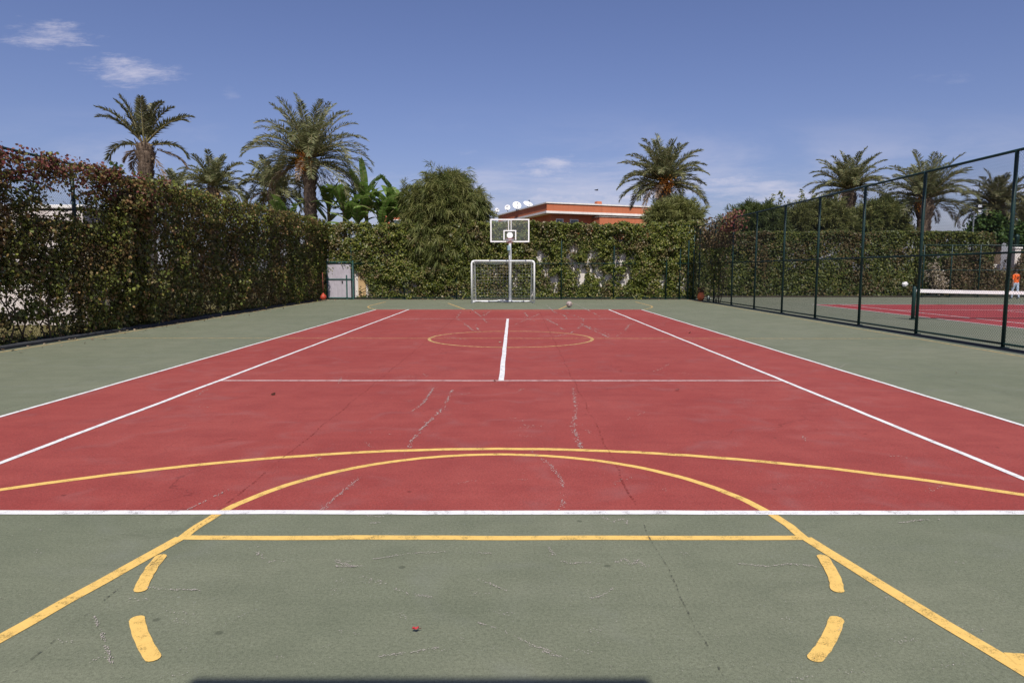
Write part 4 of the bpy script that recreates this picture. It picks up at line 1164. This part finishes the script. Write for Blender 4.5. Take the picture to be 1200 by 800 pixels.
hoop('basketball hoop with a clear white-framed backboard behind the goal', (bxp[0], 31.9, 0), 0, True, 3.05)
hoop('basketball hoop behind the viewer whose board shadow lies at the bottom edge', (BX, -.64, 0), PI, False, 2.6)

# ------------------------------------------------------------------ balls and small things
def ball(name, label, cat, x, yv, r_, m1, m2, seed=0):
    o = thing(name, label, cat, (x, yv, .014))
    b = MB(); n, k = 24, 14
    for i in range(k): pass
    vs = [(0, 0, 0)]; fs = []
    for i in range(1, k):
        th = PI * i / k
        for q in range(n): vs.append((r_ * math.sin(th) * math.cos(2 * PI * q / n), r_ * math.sin(th) * math.sin(2 * PI * q / n), r_ - r_ * math.cos(th)))
    vs.append((0, 0, 2 * r_)); L_ = len(vs) - 1
    for q in range(n):
        fs.append((0, 1 + (q + 1) % n, 1 + q)); fs.append((L_, L_ - n + q, L_ - n + (q + 1) % n))
    for i in range(k - 2):
        for q in range(n): a_ = 1 + i * n; fs.append((a_ + q, a_ + (q + 1) % n, a_ + n + (q + 1) % n, a_ + n + q))
    b.add(vs, fs, True); b.build('casing', m1, o)
    if m2:
        pt = MB(); g = (1 + 5 ** .5) / 2
        for v in ((0, 1, g), (0, -1, g), (0, 1, -g), (0, -1, -g), (1, g, 0), (-1, g, 0), (1, -g, 0), (-1, -g, 0), (g, 0, 1), (-g, 0, 1), (g, 0, -1), (-g, 0, -1)):
            d = Vector(v).normalized(); u = d.orthogonal().normalized(); w2 = d.cross(u); c = d * r_ * 1.012
            pt.add([c + Vector((0, 0, r_))] + [(d * 1.0 + (u * math.cos(a2) + w2 * math.sin(a2)) * .36).normalized() * r_ * 1.008 + Vector((0, 0, r_)) for a2 in [2 * PI * q / 5 for q in range(5)]], [(0, 1 + q, 1 + (q + 1) % 5) for q in range(5)])
        pt.build('panels', m2, o)
    return o
bx_, by_ = gnd(667, 360.3)
ball('ball', 'worn greyish football lying on the green right of the goal', 'ball', bx_, by_, .135, M['ball'], M['ball_dark'])
bx_, by_ = gnd(379, 352.6)
o = thing('buoy_float', 'round red float hanging on a thin rusty rod by the gate', 'float', (bx_, by_, .0))
MB().lathe([(.02, .03), (.10, .05), (.155, .12), (.165, .19), (.14, .27), (.08, .33), (.04, .36), (.035, .40)], (0, 0, .02), 16).build('body', M['red_ball'], o)
MB().tube([(0, 0, .40), (-.02, .04, 1.5)], .022, 8).build('rod', M['rust'], o)
bx_, by_ = at(823, 350, 36.2)[:2]
o = thing('flower_pot', 'orange terracotta pot with dark red flowers in the far right corner', 'flower pot', (bx_ - .08, by_, .0))
MB().lathe([(.09, 0), (.14, .04), (.19, .18), (.18, .30), (.12, .38), (.13, .42), (.11, .43), (.09, .40)], (0, 0, .016), 18).build('pot', M['terracotta'], o)
r = np.random.RandomState(5); k = 160
leaves('flower_bunch', np.stack([r.randn(k) * .09, r.randn(k) * .09, .52 + .10 * r.randn(k)], 1), r.randn(k, 3), r.randn(k, 3), r.uniform(.04, .08, k), M['ivy_red'], o)
o = thing('plastic_jug', 'small pale green jug standing beside the orange pot', 'jug', (bx_ + .30, by_ - .05, 0))
MB().lathe([(.07, 0), (.085, .02), (.085, .16), (.05, .21), (.03, .23), (.03, .27)], (0, 0, .016), 14).build('body', M['palegreen'], o)
MB().tube([(.075, 0, .17), (.12, 0, .17), (.12, 0, .09), (.08, 0, .08)], .01, 6).build('handle', M['palegreen'], o)
x, _, z = at(1059, 333, 41.25)
def lumpy(r_, seed, sq=(1, 1, 1)):
    rr = np.random.RandomState(seed); b = MB(); n, k = 16, 10; vs = []; fs = []
    for i in range(k + 1):
        th = PI * i / k
        for q in range(n):
            ra = r_ * (1 + .13 * rr.randn()) if 0 < i < k else r_
            vs.append((ra * sq[0] * math.sin(th) * math.cos(2 * PI * q / n), ra * sq[1] * math.sin(th) * math.sin(2 * PI * q / n), ra * sq[2] * math.cos(th)))
    for i in range(k):
        for q in range(n): fs.append((i * n + q, (i + 1) * n + q, (i + 1) * n + (q + 1) % n, i * n + (q + 1) % n))
    return b.add(vs, fs)
o = lumpy(.145, 3, (1.1, .8, .95)).build('plastic_bag', M['bag']); o.location = (x, 41.15, z)
tag(o, 'crumpled white bag caught on the hedge left of the net post', 'bag')
lx, ly = gnd(487, 741); LS = .72
o = thing('fallen_leaf', 'small curled red leaf lying on the green court', 'leaf', (lx, ly, .012), .3)
lf = MB(); n = 8
for s in (-1, 1):
    lf.add([(-.015 + .03 * i / n, 0, .004 + .006 * abs(i / n - .5)) for i in range(n + 1)] + [(-.015 + .03 * i / n, s * .010 * math.sin(PI * i / n) ** .7, .012 + .004 * math.sin(i)) for i in range(n + 1)],
           [(i, i + 1, n + 2 + i, n + 1 + i) for i in range(n)])
lf.build('blade', M['leaf_red'], o); MB().tube([(.015, 0, .006), (.027, .004, .003)], .0015, 5).build('stalk', M['rust'], o)

# a bird high over the roof
x, _, z = at(699, 223, 48)
o = thing('bird', 'tiny dark bird flying above the orange building', 'bird', (x, 48, z), .4)
MB().tube([(-.16, 0, 0), (-.08, 0, .01), (.02, 0, .012), (.10, 0, .01), (.15, 0, .0)], [.012, .035, .045, .035, .006], 8).build('body', M['bird'], o)
for s in (-1, 1): MB().add([(-.04, s * .02, .02), (.06, s * .02, .02), (.05, s * .16, .07), (-.02, s * .20, .06), (-.02, s * .30, .03), (-.03, s * .2, .055), (-.04, s * .02, .012), (.06, s * .02, .012)], [(0, 1, 2, 3), (3, 2, 4), (6, 5, 4, 2, 7)]).build('wing', M['bird'], o)

# floodlight post
x, _, z = at(1141, 250, 46)
o = thing('lamp_post', 'grey floodlight post rising behind the hedge on the right', 'lamp post', (x, 46, 0))
MB().tube([(0, 0, 0), (0, 0, z * .5), (0, 0, z)], [.07, .06, .05], 10).build('pole', M['lamp'], o)
MB().tube([(0, 0, z - .1), (.20, -.02, z + .05), (.22, -.02, z + .60)], .025, 8).build('bracket', M['lamp'], o)
for dz in (.12, .45):
    h = MB().box((.27, -.05, z + dz), (.34, .24, .22), .3, .03).build('floodlight', M['lamp'], o)
    MB().box((.235, -.178, z + dz), (.28, .02, .16), .3).build('lens', M['lamp_glass'], h)
# ------------------------------------------------------------------ neighbouring tennis court
NXL = 14.1; NYf = 32.3; NYn = 6.0
tag(sheet('neighbouring_red_court', NXL, NXL + 10.97, NYn, NYf, .002, M['red2']), kind='structure')
w = MB()
strip(w, jit((NXL + .03, NYn), (NXL + .03, NYf)), .07, .007); strip(w, jit((NXL + 10.94, NYn), (NXL + 10.94, NYf)), .07, .007)
strip(w, jit((NXL + 1.37, NYn), (NXL + 1.37, NYf)), .07, .007); strip(w, jit((NXL + 9.6, NYn), (NXL + 9.6, NYf)), .07, .007)
strip(w, jit((NXL + .07, NYf), (NXL + 10.9, NYf)), .09, .0075); strip(w, jit((NXL + 1.41, NYf - 4.6), (NXL + 9.56, NYf - 4.6)), .07, .0075); strip(w, jit((NXL + 5.48, NYf - 4.65), (NXL + 5.48, NYn + 6)), .07, .0085)
tag(w.build('neighbouring_court_lines', M['white_line']), kind='structure')
NN = 22.3; nx0 = at(1070, 360, NN)[0]; nx1 = nx0 + 12.8
o = thing('tennis_net', 'tennis net with a white top band on the neighbouring court', 'tennis net', (nx0, NN, 0))
for xx in (0, nx1 - nx0): MB().tube([(xx, 0, -.02), (xx, 0, 1.05), (xx, 0, 1.09)], [.06, .06, .03], 12).box((xx, 0, .02), (.15, .15, .04), 0, .01).build('post', M['fence'], o)
Lx = nx1 - nx0; xs = np.linspace(.06, Lx - .06, 120); topf = lambda X: 1.0 - .09 * (1 - ((X - Lx / 2) / (Lx / 2)) ** 2)
tp = MB()
for i in range(40):
    a_ = .06 + (Lx - .12) * i / 40; b_ = .06 + (Lx - .12) * (i + 1) / 40; za, zb_ = topf(a_), topf(b_)
    vs = []
    for (xx, z1) in ((a_, za), (b_, zb_)): vs += [(xx, -.012, z1 - .11), (xx, .012, z1 - .11), (xx, .012, z1), (xx, -.012, z1)]
    fs = [(0, 4, 5, 1), (1, 5, 6, 2), (2, 6, 7, 3), (3, 7, 4, 0)]
    if i == 0: fs.append((0, 1, 2, 3))
    if i == 39: fs.append((7, 6, 5, 4))
    tp.add(vs, fs)
tp.build('top_band', M['tape'], o)
Pv = np.zeros((len(xs) * 1, 2, 3)); Pv[:, :, 0] = xs[:, None]; Pv[:, 0, 2] = .05; Pv[:, 1, 2] = topf(xs) - .1
strands('mesh', Pv, .0022, M['black_net'], o)
kk = 12; Ph = np.zeros((kk, 40, 3)); x4 = np.linspace(.06, Lx - .06, 40)
for i in range(kk): Ph[i, :, 0] = x4; Ph[i, :, 2] = .06 + (topf(x4) - .17) * i / (kk - 1)
strands('mesh', Ph, .0022, M['black_net'], o)
MB().tube([(.06, 0, .05), (Lx - .06, 0, .05)], .012, 6).build('bottom_cord', M['black_net'], o)
MB().box((Lx / 2, -.004, .47), (.05, .008, .86)).build('centre_strap', M['tape'], o)

# ------------------------------------------------------------------ person with the orange shirt (walking away)
def person():
    px_, _, zh = at(1191, 318, 38.6)
    o = thing('person', 'person in an orange shirt and pale jeans walking away at the far right', 'person', (px_, 38.6, .0), .15)
    V = []; E = []; Rr = []
    def v(p, r_, par=None):
        V.append(p); Rr.append(r_); i = len(V) - 1
        if par is not None: E.append((par, i))
        return i
    s = 1.66 / 1.75
    P = lambda x_, y_, z_: (x_ * s, y_ * s, z_ * s)
    pel = v(P(0, 0, .95), .135)
    wa = v(P(0, .0, 1.10), .125, pel); chs = v(P(0, .02, 1.30), .15, wa); nk0 = v(P(0, .02, 1.44), .09, chs); nk = v(P(0, .03, 1.50), .055, nk0)
    hd = v(P(0, .045, 1.58), .075, nk); hd2 = v(P(0, .045, 1.66), .092, hd); v(P(0, .04, 1.73), .06, hd2)
    for sg, step in ((-1, .14), (1, -.12)):
        hp = v(P(sg * .10, 0, .90), .10, pel); kn = v(P(sg * .105, step * .6 + .03, .50), .068, hp); an = v(P(sg * .11, step - .04, .09), .045, kn); v(P(sg * .115, step + .12, .035), .036, an)
        sh_ = v(P(sg * .17, .02, 1.40), .066, nk0); el = v(P(sg * .24, -step * .35, 1.14), .047, sh_); wr = v(P(sg * .25, -step * .8 + .06, .90), .032, el)
        pm = v(P(sg * .25, -step * .9 + .08, .83), .034, wr)
        for q, (dy, ln) in enumerate(((-.03, .070), (-.01, .082), (.01, .078), (.03, .062))):
            a_ = v(P(sg * .25, -step * .9 + .08 + dy, .775), .0105, pm); v(P(sg * .243, -step * .9 + .085 + dy, .775 - ln), .0085, a_)
        th = v(P(sg * .235, -step * .9 + .125, .83), .012, wr); v(P(sg * .228, -step * .9 + .14, .785), .010, th)
    me = bpy.data.meshes.new('body'); me.from_pydata(V, E, []); bo = bpy.data.objects.new('body', me); COL.objects.link(bo)
    md = bo.modifiers.new('skin', 'SKIN'); md.use_smooth_shade = True
    if not me.skin_vertices: 
        bpy.context.view_layer.objects.active = bo
    for i, sv in enumerate(me.skin_vertices[0].data): sv.radius = (Rr[i] * s, Rr[i] * s); sv.use_root = (i == 0)
    sb = bo.modifiers.new('sub', 'SUBSURF'); sb.levels = 2; sb.render_levels = 2
    dg = bpy.context.evaluated_depsgraph_get(); ev = bo.evaluated_get(dg); m2 = bpy.data.meshes.new_from_object(ev)
    bpy.data.objects.remove(bo)
    body = bpy.data.objects.new('body', m2); COL.objects.link(body); body.parent = o
    m2.materials.clear()
    for k in ('skin', 'shirt', 'jeans', 'black'): m2.materials.append(M[k])
    for p_ in m2.polygons:
        c = p_.center / s; mi = 0
        if c.z < .07: mi = 3
        elif c.z < .97 and abs(c.x) < .20: mi = 2
        elif c.z < 1.47 and (abs(c.x) < .19 or c.z > 1.17): mi = 1
        p_.material_index = mi; p_.use_smooth = True
    # short dark hair cap
    hb = MB(); vs = []; n, k = 18, 9; fs = []
    for i in range(k + 1):
        th = (PI * .62) * i / k
        for q in range(n):
            a_ = 2 * PI * q / n; rr = .106 * (1 + .04 * random.uniform(-1, 1)); front = math.sin(a_) > .3 and i > 5
            f_ = .9 if front else 1.0
            vs.append((rr * math.sin(th) * math.cos(a_) * f_ * s, (.035 + rr * 1.08 * math.sin(th) * math.sin(a_) * f_) * s, (1.665 + rr * 1.1 * math.cos(th)) * s))
    for i in range(k):
        for q in range(n): fs.append((i * n + q, (i + 1) * n + q, (i + 1) * n + (q + 1) % n, i * n + (q + 1) % n))
    hb.add(vs, fs, True).build('hair', M['hair'], o)
    # dark print on the back of the shirt
    pr = MB(); yb = -.155
    for (x_, z_, dx, dz) in ((-.05, 1.27, .025, .16), (.05, 1.27, .025, .16), (0, 1.25, .075, .025), (0, 1.345, .075, .02)): pr.box(P(x_, yb, z_), (dx * s, .012, dz * s))
    pr.build('shirt_print', M['black'], o)
person()

# dry grass beyond the left fence
r = np.random.RandomState(77); k = 26000
gx_ = r.uniform(-24, -10.95, k); gy_ = r.uniform(9, 30, k); L_ = r.uniform(.05, .16, k)
an = r.rand(k) * 6.283; d = np.stack([np.cos(an) * .012, np.sin(an) * .012, np.zeros(k)], 1)
B0 = np.stack([gx_, gy_, np.full(k, -.06)], 1); lean_ = np.stack([r.randn(k) * .04, r.randn(k) * .04, L_], 1)
tag(np_mesh('grass', np.stack([B0 - d, B0 + d, B0 + lean_], 1), 3, M['grass']), 'dry yellowish grass behind the left fence', 'grass', kind='stuff')

# dry leaves blown against the edges of the court
k = 420; e = r.rand(k)
lx_ = np.where(e < .55, -10.25 + .9 * r.rand(k) ** 3, r.uniform(-10, 9.8, k)); ly_ = np.where(e < .55, r.uniform(10, 37.5, k), 37.6 - 1.6 * r.rand(k) ** 2.5)
few = e > .93; lx_ = np.where(few, r.uniform(-9.5, 9, k), lx_); ly_ = np.where(few, r.uniform(8, 37, k), ly_)
lo = leaves('leaf_litter', np.stack([lx_, ly_, np.full(k, .022)], 1), r.randn(k, 3) * .3 + np.array([0, 0, 1]), r.randn(k, 3), r.uniform(.04, .085, k), M['palm_dead'])
tag(lo, 'dry brown leaves scattered along the foot of the hedges', 'leaf litter', kind='stuff')

# ------------------------------------------------------------------ light and sky
EL = R(51.3); AZ = R(4.4)
L = Vector((-math.sin(AZ) * math.cos(EL), math.cos(AZ) * math.cos(EL), -math.sin(EL)))
sd = bpy.data.lights.new('sun', 'SUN'); sd.energy = 4.3; sd.angle = R(.53); sd.color = (1.0, .955, .88)
so = bpy.data.objects.new('sun', sd); COL.objects.link(so); so.rotation_euler = L.to_track_quat('-Z', 'Y').to_euler(); so.location = (0, -20, 30)

wld = bpy.data.worlds.new('World'); scene.world = wld; wld.use_nodes = True
nt = wld.node_tree; nd = nt.nodes; lk = nt.links.new
bg = nd['Background']
sky = nd.new('ShaderNodeTexSky'); sky.sky_type = 'NISHITA'; sky.sun_disc = False; sky.sun_elevation = EL; sky.sun_rotation = R(180) - AZ
sky.altitude = 0; sky.air_density = 1.0; sky.dust_density = 1.3; sky.ozone_density = 3.0
def mth(op, a, b=0.0, clamp=False):
    m = nd.new('ShaderNodeMath'); m.operation = op; m.use_clamp = clamp
    for s_, v_ in ((m.inputs[0], a), (m.inputs[1], b)):
        if isinstance(v_, (int, float)): s_.default_value = v_
        else: lk(v_, s_)
    return m.outputs[0]
tc = nd.new('ShaderNodeTexCoord'); sp = nd.new('ShaderNodeSeparateXYZ'); lk(tc.outputs['Generated'], sp.inputs[0])
X, Y_, Z_ = sp.outputs
ya = mth('MAXIMUM', mth('ABSOLUTE', Y_), .05)
u = mth('DIVIDE', X, ya); v_ = mth('DIVIDE', Z_, ya)
cb = nd.new('ShaderNodeCombineXYZ'); lk(u, cb.inputs[0]); lk(v_, cb.inputs[1]); lk(mth('MULTIPLY', mth('SIGN', Y_), 3.0), cb.inputs[2])
def nz(scale, sc, detail=7, rough=.62):
    mp = nd.new('ShaderNodeMapping'); mp.inputs['Scale'].default_value = sc; lk(cb.outputs[0], mp.inputs['Vector'])
    n_ = nd.new('ShaderNodeTexNoise'); n_.inputs['Scale'].default_value = scale; n_.inputs['Detail'].default_value = detail; n_.inputs['Roughness'].default_value = rough; n_.inputs['Distortion'].default_value = .35
    lk(mp.outputs[0], n_.inputs['Vector']); return n_.outputs['Fac']
def smooth(x, a, b):
    m = nd.new('ShaderNodeMapRange'); m.interpolation_type = 'SMOOTHSTEP'; m.inputs[1].default_value = a; m.inputs[2].default_value = b; lk(x, m.inputs[0]); return m.outputs[0]
def blob(u0, v0, ru, rv):
    a_ = mth('DIVIDE', mth('SUBTRACT', u, u0), ru); b_ = mth('DIVIDE', mth('SUBTRACT', v_, v0), rv)
    return mth('POWER', 2.718, mth('MULTIPLY', mth('ADD', mth('MULTIPLY', a_, a_), mth('MULTIPLY', b_, b_)), -1.0))
n1 = nz(6.0, (1.0, 4.6, 1), 9, .7); n2 = nz(19.0, (1.0, 4.2, 1), 8, .7); n3 = nz(3.2, (1, 4.5, 1))
cl = mth('ADD', mth('MULTIPLY', n1, .6), mth('MULTIPLY', n2, .4))
def puff(b_, gain, th): return mth('MULTIPLY', smooth(mth('ADD', cl, mth('MULTIPLY', mth('SUBTRACT', b_, 1.0), .40)), th + .02, th + .30), gain)
tot = None
for (u0, v0, ru, rv, g, th) in ((-.655, .330, .12, .036, .62, .36), (-.545, .283, .12, .042, .62, .36), (-.40, .250, .03, .02, .18, .40), (.05, .150, .12, .026, .52, .34), (.30, .118, .24, .036, .55, .34), (.12, .095, .34, .055, .55, .32), (.38, .105, .20, .026, .60, .35), (-.1, .08, .3, .04, .4, .34),
                                (.62, .270, .10, .02, .12, .42), (-.07, .168, .06, .014, .22, .38), (.30, .145, .06, .014, .25, .38)):
    q = puff(blob(u0, v0, ru, rv), g, th); tot = q if tot is None else mth('MAXIMUM', tot, q)
veil = mth('MULTIPLY', mth('MULTIPLY', smooth(n3, .42, .72), smooth(v_, .25, .05)), .52)
tot = mth('MAXIMUM', tot, veil)
tint = nd.new('ShaderNodeMix'); tint.data_type = 'RGBA'; tint.blend_type = 'MULTIPLY'; tint.inputs[0].default_value = 1.0
lk(sky.outputs[0], tint.inputs[6]); tint.inputs[7].default_value = (1.08, .98, 1.24, 1)
mixc = nd.new('ShaderNodeMix'); mixc.data_type = 'RGBA'; lk(tot, mixc.inputs[0]); lk(tint.outputs[2], mixc.inputs[6]); mixc.inputs[7].default_value = (9.8, 9.2, 10.2, 1)
lk(mixc.outputs[2], bg.inputs['Color'])
bg.inputs['Strength'].default_value = .074

# ------------------------------------------------------------------ render settings
scene.view_settings.view_transform = 'Standard'; scene.view_settings.look = 'None'
scene.view_settings.exposure = 0.16; scene.view_settings.gamma = 1.0; scene.view_settings.use_curve_mapping = False
scene.render.engine = 'CYCLES'
scene.cycles.max_bounces = 6; scene.cycles.transparent_max_bounces = 16; scene.cycles.diffuse_bounces = 3
